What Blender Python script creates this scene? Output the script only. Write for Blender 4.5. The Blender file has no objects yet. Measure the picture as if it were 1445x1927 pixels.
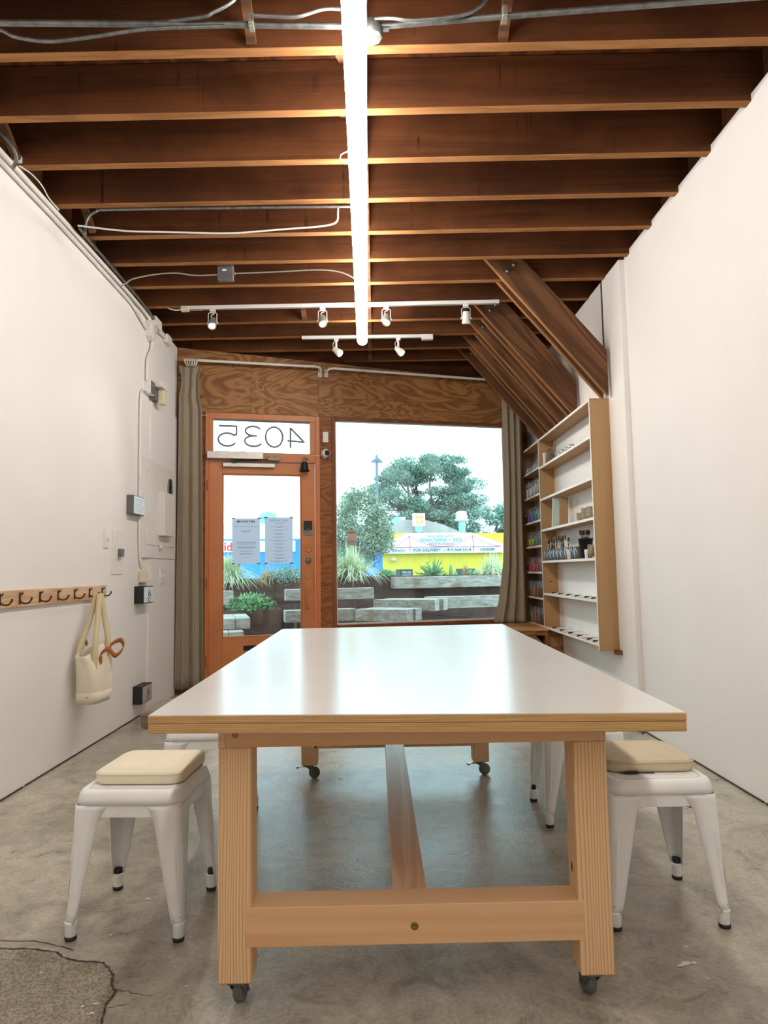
import bpy, math, random
import numpy as np
from mathutils import Matrix, Vector, Euler, noise as mnoise
random.seed(7); RNG = np.random.default_rng(11)
sc = bpy.context.scene
COL = sc.collection
PI = math.pi

# ------------------------------------------------------------------ camera, world, exposure
def make_camera():
    f, pitch, roll, yaw = 1296.5, 0.08472, 0.016307, 0.012727
    fh = Vector((math.sin(yaw), math.cos(yaw), 0)); rt = Vector((math.cos(yaw), -math.sin(yaw), 0)); Zv = Vector((0, 0, 1))
    fwd = fh*math.cos(pitch) + Zv*math.sin(pitch)
    up = -fh*math.sin(pitch) + Zv*math.cos(pitch)
    r2 = rt*math.cos(roll) - up*math.sin(roll)
    u2 = rt*math.sin(roll) + up*math.cos(roll)
    cd = bpy.data.cameras.new('camera'); cam = bpy.data.objects.new('camera', cd); COL.objects.link(cam)
    cd.sensor_fit = 'HORIZONTAL'; cd.sensor_width = 36.0; cd.lens = 36.0*f/1445.0
    cd.clip_start = 0.05; cd.clip_end = 300
    m = Matrix.Identity(4)
    for i in range(3):
        m[i][0] = r2[i]; m[i][1] = u2[i]; m[i][2] = -fwd[i]
    m[2][3] = 1.15
    cam.matrix_world = m
    sc.camera = cam
make_camera()

SKY = 3.4
TUBE = 31.0
w = bpy.data.worlds.new('world'); sc.world = w; w.use_nodes = True
bg = w.node_tree.nodes['Background']
bg.inputs[0].default_value = (0.60, 0.90, 1.0, 1); bg.inputs[1].default_value = SKY
sc.view_settings.view_transform = 'Standard'; sc.view_settings.look = 'None'
sc.view_settings.exposure = 0.2; sc.view_settings.gamma = 1.0; sc.view_settings.use_curve_mapping = False
cy = sc.cycles
cy.max_bounces = 10; cy.diffuse_bounces = 5; cy.glossy_bounces = 4; cy.transmission_bounces = 6; cy.transparent_max_bounces = 24
cy.caustics_reflective = False; cy.caustics_refractive = False
cy.sample_clamp_indirect = 6.0
cy.use_denoising = True

# ------------------------------------------------------------------ frames
TH = 0.24093
EV = Vector((math.cos(TH), math.sin(TH), 0)); NV = Vector((-math.sin(TH), math.cos(TH), 0)); P0 = Vector((0, 7.2203, 0))
WB = Matrix(((EV.x, NV.x, 0, P0.x), (EV.y, NV.y, 0, P0.y), (0, 0, 1, 0), (0, 0, 0, 1)))   # shop-front frame: along wall, outward, up
def W(s, n, z): return P0 + EV*s + NV*n + Vector((0, 0, z))
def T(x, y, z): return Matrix.Translation((x, y, z))
def RX(a): return Matrix.Rotation(a, 4, 'X')
def RY(a): return Matrix.Rotation(a, 4, 'Y')
def RZ(a): return Matrix.Rotation(a, 4, 'Z')

# ------------------------------------------------------------------ materials
def C(h):
    h = h.lstrip('#'); o = []
    for i in (0, 2, 4):
        v = int(h[i:i+2], 16)/255.0
        o.append(v/12.92 if v <= 0.04045 else ((v+0.055)/1.055)**2.4)
    return (o[0], o[1], o[2], 1.0)
class NT:
    def __init__(s, name):
        s.m = bpy.data.materials.new(name); s.m.use_nodes = True; s.t = s.m.node_tree
        s.b = s.t.nodes['Principled BSDF']; s.out = s.t.nodes['Material Output']
    def n(s, typ, props=None, **ins):
        nd = s.t.nodes.new(typ)
        for k, v in (props or {}).items(): setattr(nd, k, v)
        for k, v in ins.items():
            key = int(k[1:]) if k[0] == 'i' and k[1:].isdigit() else k.replace('_', ' ')
            s.set(nd.inputs[key], v)
        return nd
    def set(s, sock, v):
        if isinstance(v, bpy.types.NodeSocket): s.t.links.new(v, sock)
        else: sock.default_value = v
    def math(s, op, a, b=0.0):
        return s.n('ShaderNodeMath', {'operation': op}, i0=a, i1=b).outputs[0]
    def coords(s, scale=(1, 1, 1), rnd=True, rot=(0, 0, 0)):
        tc = s.n('ShaderNodeTexCoord').outputs['Object']
        if rnd:
            oi = s.n('ShaderNodeObjectInfo').outputs['Random']
            off = s.n('ShaderNodeVectorMath', {'operation': 'SCALE'}, i0=(31.0, 17.0, 23.0)); s.set(off.inputs['Scale'], oi)
            tc = s.n('ShaderNodeVectorMath', {'operation': 'ADD'}, i0=tc, i1=off.outputs[0]).outputs[0]
        mp = s.n('ShaderNodeMapping'); s.set(mp.inputs['Vector'], tc); mp.inputs['Scale'].default_value = scale; mp.inputs['Rotation'].default_value = rot
        return mp.outputs[0]
    def noise(s, vec, scale, detail=4, rough=0.55, dist=0.0):
        return s.n('ShaderNodeTexNoise', Vector=vec, Scale=scale, Detail=detail, Roughness=rough, Distortion=dist).outputs['Fac']
    def ramp(s, fac, stops):
        r = s.n('ShaderNodeValToRGB', Fac=fac); cr = r.color_ramp
        while len(cr.elements) < len(stops): cr.elements.new(0.5)
        for e, (p, c) in zip(cr.elements, stops): e.position = p; e.color = c
        return r.outputs['Color']
    def mix(s, fac, a, b, mode='MIX'):
        m = s.n('ShaderNodeMix', {'data_type': 'RGBA', 'blend_type': mode})
        s.set(m.inputs[0], fac); s.set(m.inputs[6], a); s.set(m.inputs[7], b)
        return m.outputs[2]
    def bump(s, h, strength=0.2, dist=0.01):
        b = s.n('ShaderNodeBump', Height=h, Strength=strength, Distance=dist); s.set(s.b.inputs['Normal'], b.outputs[0])
    def fin(s, col=None, rough=None, metal=None, spec=None):
        if col is not None: s.set(s.b.inputs['Base Color'], col)
        if rough is not None: s.set(s.b.inputs['Roughness'], rough)
        if metal is not None: s.set(s.b.inputs['Metallic'], metal)
        if spec is not None: s.set(s.b.inputs['Specular IOR Level'], spec)
        return s.m
def plain(name, col, rough=0.5, metal=0.0, spec=0.5, var=0.06, scale=8.0, bump=0.0, bscale=60.0):
    t = NT(name); c = t.coords()
    n = t.noise(c, scale, 3)
    k = [max(0, x*(1-var*2)) for x in col[:3]]+[1]; l = [min(1, x*(1+var*2)) for x in col[:3]]+[1]
    if bump: t.bump(t.noise(c, bscale, 3), bump, 0.004)
    return t.fin(t.ramp(n, [(0.3, k), (0.7, l)]), rough, metal, spec)
def wood(name, dark, light, axis='X', scale=6.0, rings=6.0, stretch=0.08, rough=0.6, fine=0.35, bump=0.15, spec=0.3, stain=None, objvar=0.0, wild=0.6, drips=False):
    t = NT(name)
    sv = [1.0, 1.0, 1.0]; sv['XYZ'.index(axis)] = stretch
    c = t.coords(tuple(sv))
    n = t.noise(c, scale, 3, 0.5, wild)
    r = t.math('SINE', t.math('MULTIPLY', n, rings*2*PI))
    r = t.math('ADD', t.math('MULTIPLY', r, 0.5), 0.5)
    sv2 = [90.0, 90.0, 90.0]; sv2['XYZ'.index(axis)] = 2.0
    c2 = t.coords(tuple(sv2)); fn = t.noise(c2, 1.0, 4, 0.6)
    f = t.math('ADD', t.math('MULTIPLY', r, 1-fine), t.math('MULTIPLY', fn, fine))
    col = t.ramp(f, [(0.15, dark), (0.85, light)])
    if stain is not None:
        c3 = t.coords((1.2, 1.2, 1.2)); st = t.noise(c3, 1.6, 5, 0.6, 0.4)
        m = t.ramp(st, [(0.42, (0, 0, 0, 1)), (0.70, (1, 1, 1, 1))])
        col = t.mix(t.math('MULTIPLY', m, 0.6), col, stain)
    if drips:
        dn = t.noise(t.coords((26.0, 26.0, 0.5)), 1.0, 2, 0.5); dm = t.noise(t.coords((1.6, 1.6, 4.0)), 1.5, 3)
        dr = t.math('MULTIPLY', t.ramp(dn, [(0.66, (0, 0, 0, 1)), (0.72, (1, 1, 1, 1))]), t.ramp(dm, [(0.48, (0, 0, 0, 1)), (0.6, (1, 1, 1, 1))]))
        col = t.mix(t.math('MULTIPLY', dr, 0.75), col, C('#1d0f08'))
        vk = t.n('ShaderNodeTexVoronoi', Vector=t.coords((1.3, 3.0, 4.5)), Scale=1.0).outputs['Distance']
        wv = t.math('SINE', t.math('MULTIPLY', vk, 150.0))
        km = t.ramp(vk, [(0.0, (1, 1, 1, 1)), (0.16, (0, 0, 0, 1))])
        col = t.mix(t.math('MULTIPLY', km, t.math('ADD', t.math('MULTIPLY', wv, 0.35), 0.5)), col, C('#24120a'))
    if objvar:
        oi = t.n('ShaderNodeObjectInfo').outputs['Random']
        v = t.math('ADD', t.math('MULTIPLY', oi, 2*objvar), 1-objvar)
        hs = t.n('ShaderNodeHueSaturation', Color=col, Value=v); col = hs.outputs[0]
    t.bump(f, bump, 0.003)
    return t.fin(col, rough, 0, spec)
def glassy(name, tint=(1, 1, 1, 1), refl=1.0, rough=0.02, milk=0.0):
    t = NT(name); t.t.nodes.remove(t.b)
    tr = t.n('ShaderNodeBsdfTransparent', Color=tint); gl = t.n('ShaderNodeBsdfGlossy', Color=(1, 1, 1, 1), Roughness=rough)
    fr = t.n('ShaderNodeFresnel', IOR=1.45).outputs[0]
    mx = t.n('ShaderNodeMixShader'); t.set(mx.inputs[0], t.math('MULTIPLY', fr, refl)); t.set(mx.inputs[1], tr.outputs[0]); t.set(mx.inputs[2], gl.outputs[0])
    o = mx
    if milk:
        df = t.n('ShaderNodeBsdfDiffuse', Color=(0.9, 0.93, 0.95, 1)); m2 = t.n('ShaderNodeMixShader'); m2.inputs[0].default_value = milk
        t.set(m2.inputs[1], mx.outputs[0]); t.set(m2.inputs[2], df.outputs[0]); o = m2
    t.set(t.out.inputs['Surface'], o.outputs[0]); return t.m
def emit(name, col, strength):
    t = NT(name); t.set(t.b.inputs['Emission Color'], col); t.b.inputs['Emission Strength'].default_value = strength
    return t.fin(col, 0.4)

def wall_paint(name, col, bump=0.12):
    t = NT(name); c = t.coords(rnd=False)
    n = t.noise(c, 1.1, 4, 0.5); n2 = t.noise(c, 95.0, 3, 0.6); n3 = t.noise(c, 14.0, 3, 0.5)
    k = [x*0.965 for x in col[:3]]+[1]
    t.bump(t.math('ADD', n2, t.math('MULTIPLY', n3, 0.8)), bump, 0.006)
    return t.fin(t.ramp(n, [(0.35, k), (0.65, col)]), 0.75, 0, 0.25)
M = {}
M['wall'] = wall_paint('white_wall_paint', (0.86, 0.838, 0.815, 1))
M['wallplate'] = plain('painted_white_steel', (0.80, 0.77, 0.73, 1), 0.5, var=0.02)
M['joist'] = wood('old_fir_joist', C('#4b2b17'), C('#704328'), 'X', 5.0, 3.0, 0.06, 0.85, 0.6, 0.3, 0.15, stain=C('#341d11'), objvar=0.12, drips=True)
M['joistedge'] = wood('sawn_and_lit_fir_edge', C('#8a5c36'), C('#ab794c'), 'X', 9.0, 4.0, 0.15, 0.85, 0.6, 0.4, 0.2, objvar=0.08)
M['deck'] = wood('roof_deck', C('#43240f'), C('#6d3d1e'), 'Y', 5.0, 4.0, 0.08, 0.85, 0.4, 0.2, 0.2, objvar=0.15)
M['brace'] = wood('fir_brace', C('#553826'), C('#7c573b'), 'X', 4.0, 6.0, 0.10, 0.75, 0.4, 0.2, 0.2, objvar=0.08, wild=0.9)
M['fir'] = wood('table_fir_vertical', C('#c68a54'), C('#deb07c'), 'Z', 22.0, 3.0, 0.02, 0.55, 0.15, 0.06, 0.4, wild=0.1)
def _stripes():
    t = NT('table_fir_vertical'); tc = t.n('ShaderNodeTexCoord').outputs['Object']; sp = t.n('ShaderNodeSeparateXYZ', Vector=tc)
    n = t.noise(t.coords((1, 1, .10)), 5.0, 3, .5, .3); n2 = t.noise(t.coords((120, 120, 3)), 1.0, 3, .6); oi = t.n('ShaderNodeObjectInfo').outputs['Random']
    v = t.math('ADD', t.math('ADD', t.math('MULTIPLY', sp.outputs['X'], 112.0), t.math('MULTIPLY', sp.outputs['Y'], 70.0)), t.math('MULTIPLY', n, 9.0))
    s_ = t.math('FRACT', v); s_ = t.math('POWER', s_, 2.2)
    f = t.math('ADD', t.math('MULTIPLY', s_, 0.75), t.math('MULTIPLY', n2, 0.35))
    t.bump(f, 0.05, 0.002)
    return t.fin(t.ramp(f, [(0.12, C('#e6c59c')), (0.55, C('#dab082')), (0.95, C('#b98458'))]), 0.55, 0, 0.4)
M['fir'] = _stripes()
M['firx'] = wood('table_fir_rail', C('#d2a274'), C('#dfb68c'), 'X', 10.0, 2.6, 0.04, 0.5, 0.4, 0.05, 0.4, wild=0.3)
M['firy'] = wood('table_fir_stretcher', C('#c79a72'), C('#dcb795'), 'Y', 12.0, 5.0, 0.07, 0.38, 0.25, 0.1, 0.5, wild=0.7)
M['ply'] = wood('shopfront_plywood', C('#845630'), C('#ae7e4e'), 'X', 2.8, 10.0, 0.24, 0.55, 0.33, 0.12, 0.35, objvar=0.08, wild=1.4)
M['plyv'] = wood('shopfront_plywood_strip', C('#7a4722'), C('#a06436'), 'X', 3.5, 8.0, 0.28, 0.55, 0.4, 0.2, 0.35, objvar=0.05, wild=1.6)
M['winframe'] = wood('stained_window_frame', C('#6e3d1e'), C('#8e5630'), 'Z', 6.0, 3.0, 0.06, 0.45, 0.5, 0.1, 0.4)
M['shelf'] = wood('shelf_maple', C('#b0865c'), C('#c39c72'), 'Y', 7.0, 2.0, 0.05, 0.5, 0.5, 0.05, 0.35)
M['shelfv'] = wood('shelf_maple_upright', C('#a7835a'), C('#b79469'), 'Z', 9.0, 2.2, 0.03, 0.5, 0.55, 0.05, 0.35)
M['edge'] = plain('pale_birch_edge', (0.86, 0.80, 0.70, 1), 0.5, var=0.03)
M['bench'] = wood('window_bench_ply', C('#b3743f'), C('#d39a62'), 'X', 4.0, 4.0, 0.1, 0.45, 0.3, 0.06, 0.4)
M['orange'] = plain('orange_door_paint', C('#c97f4c'), 0.42, var=0.05, scale=4, bump=0.05, bscale=30)
M['orangehi'] = plain('bright_orange_jamb_paint', C('#f0692c'), 0.4, var=0.08)
M['steel'] = plain('galvanised_steel', (0.20, 0.21, 0.205, 1), 0.45, 0.8, var=0.15, scale=25)
M['alu'] = plain('brushed_aluminium', (0.50, 0.49, 0.45, 1), 0.4, 0.8, var=0.05, scale=20)
M['white'] = plain('white_enamel', (0.80, 0.80, 0.78, 1), 0.35, var=0.02)
M['whitemetal'] = plain('white_powder_coat_stool', (0.86, 0.885, 0.89, 1), 0.32, var=0.02, bump=0.02)
M['whiteplastic'] = plain('white_plastic', (0.82, 0.82, 0.80, 1), 0.4, var=0.02)
M['ivory'] = plain('ivory_plastic', (0.78, 0.70, 0.50, 1), 0.45, var=0.03)
M['black'] = plain('black_rubber', (0.012, 0.012, 0.013, 1), 0.55, var=0.2)
M['blackmetal'] = plain('black_iron', (0.02, 0.02, 0.022, 1), 0.45, 0.5, var=0.2)
M['bronze'] = plain('dark_bronze_hook', (0.10, 0.065, 0.04, 1), 0.4, 0.8, var=0.2)
M['brass'] = plain('aged_brass_screw', (0.28, 0.19, 0.08, 1), 0.4, 0.9, var=0.15)
M['grey'] = plain('grey_box_steel', (0.16, 0.16, 0.165, 1), 0.5, 0.3, var=0.08)
M['greyrub'] = plain('grey_caster_rubber', (0.12, 0.13, 0.125, 1), 0.6, var=0.15)
M['leather'] = plain('tan_leather', C('#a45f2c'), 0.5, var=0.12, scale=20, bump=0.1)
def _paper():
    t = NT('lavender_paper'); c = (0.80, 0.82, 0.97, 1)
    d = t.n('ShaderNodeBsdfDiffuse', Color=c); r = t.n('ShaderNodeBsdfTranslucent', Color=c); m = t.n('ShaderNodeMixShader'); m.inputs[0].default_value = .55
    t.set(m.inputs[1], d.outputs[0]); t.set(m.inputs[2], r.outputs[0]); t.set(t.out.inputs['Surface'], m.outputs[0]); return t.m
M['paper'] = _paper()
M['beigepaper'] = plain('beige_paper', (0.62, 0.55, 0.48, 1), 0.8, var=0.03)
M['ink'] = plain('dark_ink', (0.07, 0.07, 0.09, 1), 0.7, var=0.02)
M['inkgrey'] = plain('grey_ink', (0.34, 0.36, 0.46, 1), 0.7, var=0.02)
M['numgrey'] = plain('frosted_grey_vinyl', (0.25, 0.255, 0.255, 1), 0.6, var=0.03)
M['signlight'] = plain('pale_sign_face', (0.75, 0.85, 0.88, 1), 0.4, var=0.02)
M['signgrey'] = plain('brushed_sign_face', (0.50, 0.49, 0.50, 1), 0.4, 0.2, var=0.03)
M['glass'] = glassy('window_glass', (0.97, 0.99, 0.985, 1), 1.0, 0.01)
M['jar'] = glassy('jar_glass', (0.99, 1.0, 1.0, 1), 1.0, 0.04, 0.06)
M['cup'] = plain('smoked_plastic_cup', (0.10, 0.115, 0.13, 1), 0.2, 0, 0.7, var=0.1)
M['tube'] = emit('lit_tube', (1.0, 0.955, 0.885, 1), TUBE)
M['lampon'] = emit('lit_lamp_white', (1.0, 0.97, 0.85, 1), 4.0)
M['lampyel'] = emit('lit_lamp_yellow', (1.0, 0.80, 0.28, 1), 3.0)
M['lampoff'] = plain('lamp_reflector', (0.75, 0.75, 0.72, 1), 0.2, 0.6)
def _floor():
    t = NT('worn_concrete'); c = t.coords(rnd=False)
    a = t.noise(c, 0.9, 6, 0.6, 0.6); b = t.noise(c, 6.0, 8, 0.65, 1.2); d = t.noise(c, 70.0, 4, 0.6)
    col = t.ramp(a, [(0.30, C('#8e887b')), (0.52, C('#a7a193')), (0.72, C('#bcb6a8'))])
    col = t.mix(0.75, col, t.ramp(b, [(0.28, (0.22, 0.21, 0.19, 1)), (0.50, (0.52, 0.51, 0.50, 1)), (0.72, (0.72, 0.72, 0.71, 1))]), 'OVERLAY')
    col = t.mix(0.55, col, t.ramp(d, [(0.3, (0.33, 0.33, 0.33, 1)), (0.7, (0.66, 0.66, 0.66, 1))]), 'OVERLAY')
    sw = t.noise(t.coords((1, 1, 1), False), 2.6, 9, 0.72, 3.0)
    col = t.mix(t.math('MULTIPLY', t.ramp(sw, [(0.50, (0, 0, 0, 1)), (0.515, (1, 1, 1, 1)), (0.53, (0, 0, 0, 1))]), 0.35), col, C('#4e463c'))
    rgh = t.math('ADD', t.math('MULTIPLY', b, 0.34), 0.16)
    t.bump(t.math('ADD', t.math('MULTIPLY', b, 0.7), t.math('MULTIPLY', d, 0.3)), 0.3, 0.010)
    return t.fin(col, rgh, 0, 0.8)
M['floor'] = _floor()
def _patch():
    t = NT('rough_aggregate_concrete'); c = t.coords(rnd=False)
    v = t.n('ShaderNodeTexVoronoi', Vector=c, Scale=120.0).outputs['Distance']; b = t.noise(c, 18.0, 6, 0.7)
    col = t.ramp(v, [(0.1, C('#a49c8b')), (0.5, C('#8f8878')), (0.8, C('#766f62'))])
    col = t.mix(0.6, col, t.ramp(b, [(0.3, (0.3, 0.3, 0.3, 1)), (0.7, (0.7, 0.7, 0.7, 1))]), 'OVERLAY')
    t.bump(t.math('SUBTRACT', b, v), 0.35, 0.006)
    return t.fin(col, 0.75, 0, 0.3)
M['patch'] = _patch()
M['crack'] = plain('dark_crack_dirt', (0.055, 0.043, 0.03, 1), 0.9, var=0.3, scale=60)
M['speck'] = plain('white_paint_speck', (0.78, 0.77, 0.74, 1), 0.6, var=0.08)
def fabric(name, col, scale=420.0, bump=0.15, var=0.07):
    t = NT(name); c = t.coords()
    wx = t.n('ShaderNodeTexWave', {'bands_direction': 'X'}, Vector=c, Scale=scale/6, Distortion=1.5, Detail=2.0).outputs['Fac']
    wz = t.n('ShaderNodeTexWave', {'bands_direction': 'Z'}, Vector=c, Scale=scale/6, Distortion=1.5, Detail=2.0).outputs['Fac']
    n = t.noise(c, 9.0, 5, 0.6)
    f = t.math('ADD', t.math('MULTIPLY', t.math('ADD', wx, wz), 0.25), t.math('MULTIPLY', n, 0.5))
    k = [x*(1-var*1.6) for x in col[:3]]+[1]; l = [min(1, x*(1+var)) for x in col[:3]]+[1]
    t.bump(f, bump, 0.002)
    t.b.inputs['Sheen Weight'].default_value = 0.15
    return t.fin(t.ramp(f, [(0.25, k), (0.75, l)]), 0.9, 0, 0.15)
M['linen'] = fabric('taupe_linen', C('#a59884'))
M['cream'] = fabric('cream_linen_cushion', C('#ebe2cb'))
M['sand'] = fabric('sand_linen_cushion', C('#cfc1a6'))
M['taupe'] = fabric('taupe_felt', C('#786d60'))
M['canvas'] = fabric('natural_canvas', C('#e6decb'), 900, 0.03, 0.03)
M['strap'] = fabric('cotton_webbing', C('#cfc09e'), 500, 0.1, 0.05)
def _lam():
    t = NT('white_laminate'); c = t.coords(rnd=False)
    n = t.noise(c, 3.0, 2)
    return t.fin((0.68, 0.69, 0.68, 1), t.math('ADD', t.math('MULTIPLY', n, 0.05), 0.19), 0, 0.6)
M['laminate'] = _lam()
def _plyedge():
    t = NT('plywood_edge'); c = t.coords((2.0, 2.0, 1.0), False)
    z = t.n('ShaderNodeSeparateXYZ', Vector=t.n('ShaderNodeTexCoord').outputs['Object']).outputs['Z']
    wv = t.math('FRACT', t.math('ADD', t.math('MULTIPLY', z, 190.0), t.math('MULTIPLY', t.noise(c, 4.0, 3), 0.4)))
    g = t.noise(t.coords((6, 6, 260), False), 1.0, 4, 0.6)
    f = t.math('ADD', t.math('MULTIPLY', t.math('GREATER_THAN', wv, 0.5), 0.16), t.math('MULTIPLY', g, 0.85))
    return t.fin(t.ramp(f, [(0.2, C('#9a7444')), (0.5, C('#bd9662')), (0.8, C('#d6b682'))]), 0.55, 0, 0.35)
M['plyedge'] = _plyedge()
M['rust'] = plain('weathered_steel_planter', C('#5a3d36'), 0.7, 0.1, var=0.25, scale=3, bump=0.1)
def _timber():
    t = NT('weathered_timber'); c = t.coords((0.5, 9, 9)); n = t.noise(c, 3.0, 6, 0.65, 0.15)
    c2 = t.coords((1.5, 1.5, 1.5)); n2 = t.noise(c2, 2.5, 4)
    col = t.ramp(n, [(0.25, C('#6f6862')), (0.5, C('#a9a198')), (0.75, C('#cbc3ba'))])
    col = t.mix(t.ramp(n2, [(0.55, (0, 0, 0, 1)), (0.65, (0.6, 0.6, 0.6, 1))]), col, C('#8a6a52'))
    t.bump(n, 0.2, 0.01); return t.fin(col, 0.8, 0, 0.2)
M['timber'] = _timber()
def leaf(name, a, b):
    t = NT(name); c = t.coords(rnd=False); n = t.noise(c, 2.2, 4, 0.6)
    t.b.inputs['Subsurface Weight'].default_value = 0.0
    return t.fin(t.ramp(n, [(0.3, a), (0.7, b)]), 0.6, 0, 0.3)
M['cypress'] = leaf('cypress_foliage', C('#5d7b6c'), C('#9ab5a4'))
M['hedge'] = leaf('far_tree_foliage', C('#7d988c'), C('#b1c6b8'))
M['bushleaf'] = leaf('bush_foliage', C('#5f7865'), C('#a7b99c'))
M['grass'] = leaf('variegated_grass', C('#a9b98c'), C('#eeefd2'))
M['drygrass'] = leaf('dry_grass', C('#a08c62'), C('#cbb88a'))
M['greyleaf'] = leaf('grey_green_leaf', C('#87a488'), C('#bccbb2'))
M['green'] = leaf('bright_green_leaf', C('#57935f'), C('#a5d09c'))
M['succ'] = leaf('succulent_leaf', C('#4d8060'), C('#93bb8d'))
M['bark'] = plain('grey_bark', C('#6e655f'), 0.85, var=0.2, scale=3)
M['yellow'] = plain('yellow_stucco', C('#dfc848'), 0.8, var=0.04, scale=1.0, bump=0.1)
M['awning'] = plain('white_awning', (0.86, 0.88, 0.89, 1), 0.6, var=0.02, scale=1)
M['pink'] = plain('pink_sign_paint', C('#cf3f63'), 0.6, var=0.03)
M['mauve'] = plain('mauve_sign_paint', C('#84607c'), 0.6, var=0.03)
M['signblue'] = plain('blue_sign_paint', C('#1f86c4'), 0.6, var=0.03)
M['signdark'] = plain('dark_teal_sign_paint', C('#24404a'), 0.6, var=0.03)
M['signred'] = plain('red_sign_paint', C('#e23a3a'), 0.6, var=0.03)
M['blue'] = plain('blue_building_paint', C('#2b95e0'), 0.6, var=0.06, scale=1.5)
M['roofgrey'] = plain('lavender_grey_roof', C('#9c98a8'), 0.8, var=0.06, scale=2)
M['teal'] = plain('pale_teal_paint', C('#8fc9cc'), 0.7, var=0.04, scale=1)
M['orangesign'] = plain('orange_sign_panel', C('#f08a2c'), 0.6, var=0.04)
M['darkwin'] = plain('dark_window', C('#46504f'), 0.3, var=0.1)
M['asphalt'] = plain('asphalt', C('#6a6a6a'), 0.9, var=0.08, scale=3)
M['wiregrey'] = plain('pale_grey_wire', C('#b9cdd2'), 0.6, var=0.02)
M['lamppost'] = plain('lamp_post_paint', C('#5f7a86'), 0.6, var=0.05)

# ------------------------------------------------------------------ mesh building
ORG = {}
class MB:
    def __init__(s, X=None):
        s.v = []; s.f = []; s.sm = []; s.mi = []; s.X = X or Matrix.Identity(4); s.cur = 0
    def add(s, vs, fs, smooth=False, X=None):
        b = len(s.v); A = s.X @ X if X is not None else s.X
        s.v += [A @ Vector(v) for v in vs]
        s.f += [tuple(i+b for i in f) for f in fs]; s.sm += [smooth]*len(fs); s.mi += [s.cur]*len(fs)
        return s
    def box(s, x0, x1, y0, y1, z0, z1, X=None):
        return s.add([(x0,y0,z0),(x1,y0,z0),(x1,y1,z0),(x0,y1,z0),(x0,y0,z1),(x1,y0,z1),(x1,y1,z1),(x0,y1,z1)],
            [(0,3,2,1),(4,5,6,7),(0,1,5,4),(1,2,6,5),(2,3,7,6),(3,0,4,7)], False, X)
    def prism(s, poly, a, b, axis='Y', X=None):
        n = len(poly)
        P = {'Y': lambda p, q: (p[0], q, p[1]), 'Z': lambda p, q: (p[0], p[1], q), 'X': lambda p, q: (q, p[0], p[1])}[axis]
        vs = [P(p, a) for p in poly]+[P(p, b) for p in poly]
        fs = [tuple(range(n)), tuple(range(2*n-1, n-1, -1))]+[(i, n+i, n+(i+1) % n, (i+1) % n) for i in range(n)]
        return s.add(vs, fs, False, X)
    def loft(s, rings, cap=True, closed=True, smooth=True, X=None):
        n = len(rings[0]); vs = [p for r in rings for p in r]; fs = []
        m = n if closed else n-1
        for k in range(len(rings)-1):
            for i in range(m):
                j = (i+1) % n; fs.append((k*n+i, k*n+j, (k+1)*n+j, (k+1)*n+i))
        s.add(vs, fs, smooth, X)
        if cap and closed:
            s.add(rings[0], [tuple(range(n-1, -1, -1))], False, X); s.add(rings[-1], [tuple(range(n))], False, X)
        return s
    def tube(s, pts, r, seg=8, cap=True, X=None):
        pts = [Vector(p) for p in pts]; rings = []; up = None
        rr = r if isinstance(r, (list, tuple)) else [r]*len(pts)
        for i, p in enumerate(pts):
            d = (pts[min(i+1, len(pts)-1)]-pts[max(i-1, 0)]).normalized()
            if up is None:
                up = Vector((0, 0, 1)) if abs(d.z) < 0.9 else Vector((1, 0, 0))
            a = d.cross(up)
            if a.length < 1e-6: a = d.orthogonal()
            a.normalize(); b = a.cross(d).normalized(); up = b
            rings.append([tuple(p+(a*math.cos(2*PI*k/seg)+b*math.sin(2*PI*k/seg))*rr[i]) for k in range(seg)])
        return s.loft(rings, cap, True, True, X)
    def lathe(s, prof, seg=20, X=None, cap=True):
        rings = [[(r*math.cos(2*PI*k/seg), r*math.sin(2*PI*k/seg), z) for k in range(seg)] for r, z in prof]
        return s.loft(rings, cap, True, True, X)
    def cyl(s, c, r, h, seg=16, X=None):
        return s.lathe([(r, 0), (r, h)], seg, (X or Matrix.Identity(4)) @ T(*c))
    def strip(s, pts, wv, X=None):
        """flat ribbon through pts, half width vectors wv"""
        vs = []; fs = []
        for p, q in zip(pts, wv): vs += [tuple(Vector(p)-Vector(q)), tuple(Vector(p)+Vector(q))]
        for i in range(len(pts)-1): fs.append((2*i, 2*i+1, 2*i+3, 2*i+2))
        return s.add(vs, fs, True, X)
    def build(s, name, mat, parent=None, bevel=0.0, kind=None, label=None, solid=0.0, seg=2):
        org = Vector((0, 0, 0))
        if parent is not None: org = ORG.get(parent.name, org)
        me = bpy.data.meshes.new(name)
        me.from_pydata([tuple(v-org) for v in s.v], [], s.f); me.update()
        me.polygons.foreach_set('use_smooth', s.sm); me.polygons.foreach_set('material_index', s.mi)
        for m in (mat if isinstance(mat, (list, tuple)) else [mat]): me.materials.append(M[m] if isinstance(m, str) else m)
        o = bpy.data.objects.new(name, me); COL.objects.link(o)
        if parent is not None: o.parent = parent
        ORG[o.name] = org
        if solid:
            md = o.modifiers.new('solid', 'SOLIDIFY'); md.thickness = solid; md.offset = 0
        if bevel:
            md = o.modifiers.new('bevel', 'BEVEL'); md.width = bevel; md.segments = seg; md.limit_method = 'ANGLE'; md.angle_limit = 0.6; md.harden_normals = False
        if kind: o['kind'] = kind
        if label: o['label'] = label
        return o
def thing(name, loc, label, cat, group=None):
    o = bpy.data.objects.new(name, None); COL.objects.link(o); o.location = loc; o.empty_display_size = 0.1
    ORG[o.name] = Vector(loc); o['label'] = label; o['category'] = cat
    if group: o['group'] = group
    return o
def tag(o, label, cat, group=None):
    o['label'] = label; o['category'] = cat
    if group: o['group'] = group
    return o
def struct(o): o['kind'] = 'structure'; return o
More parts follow.
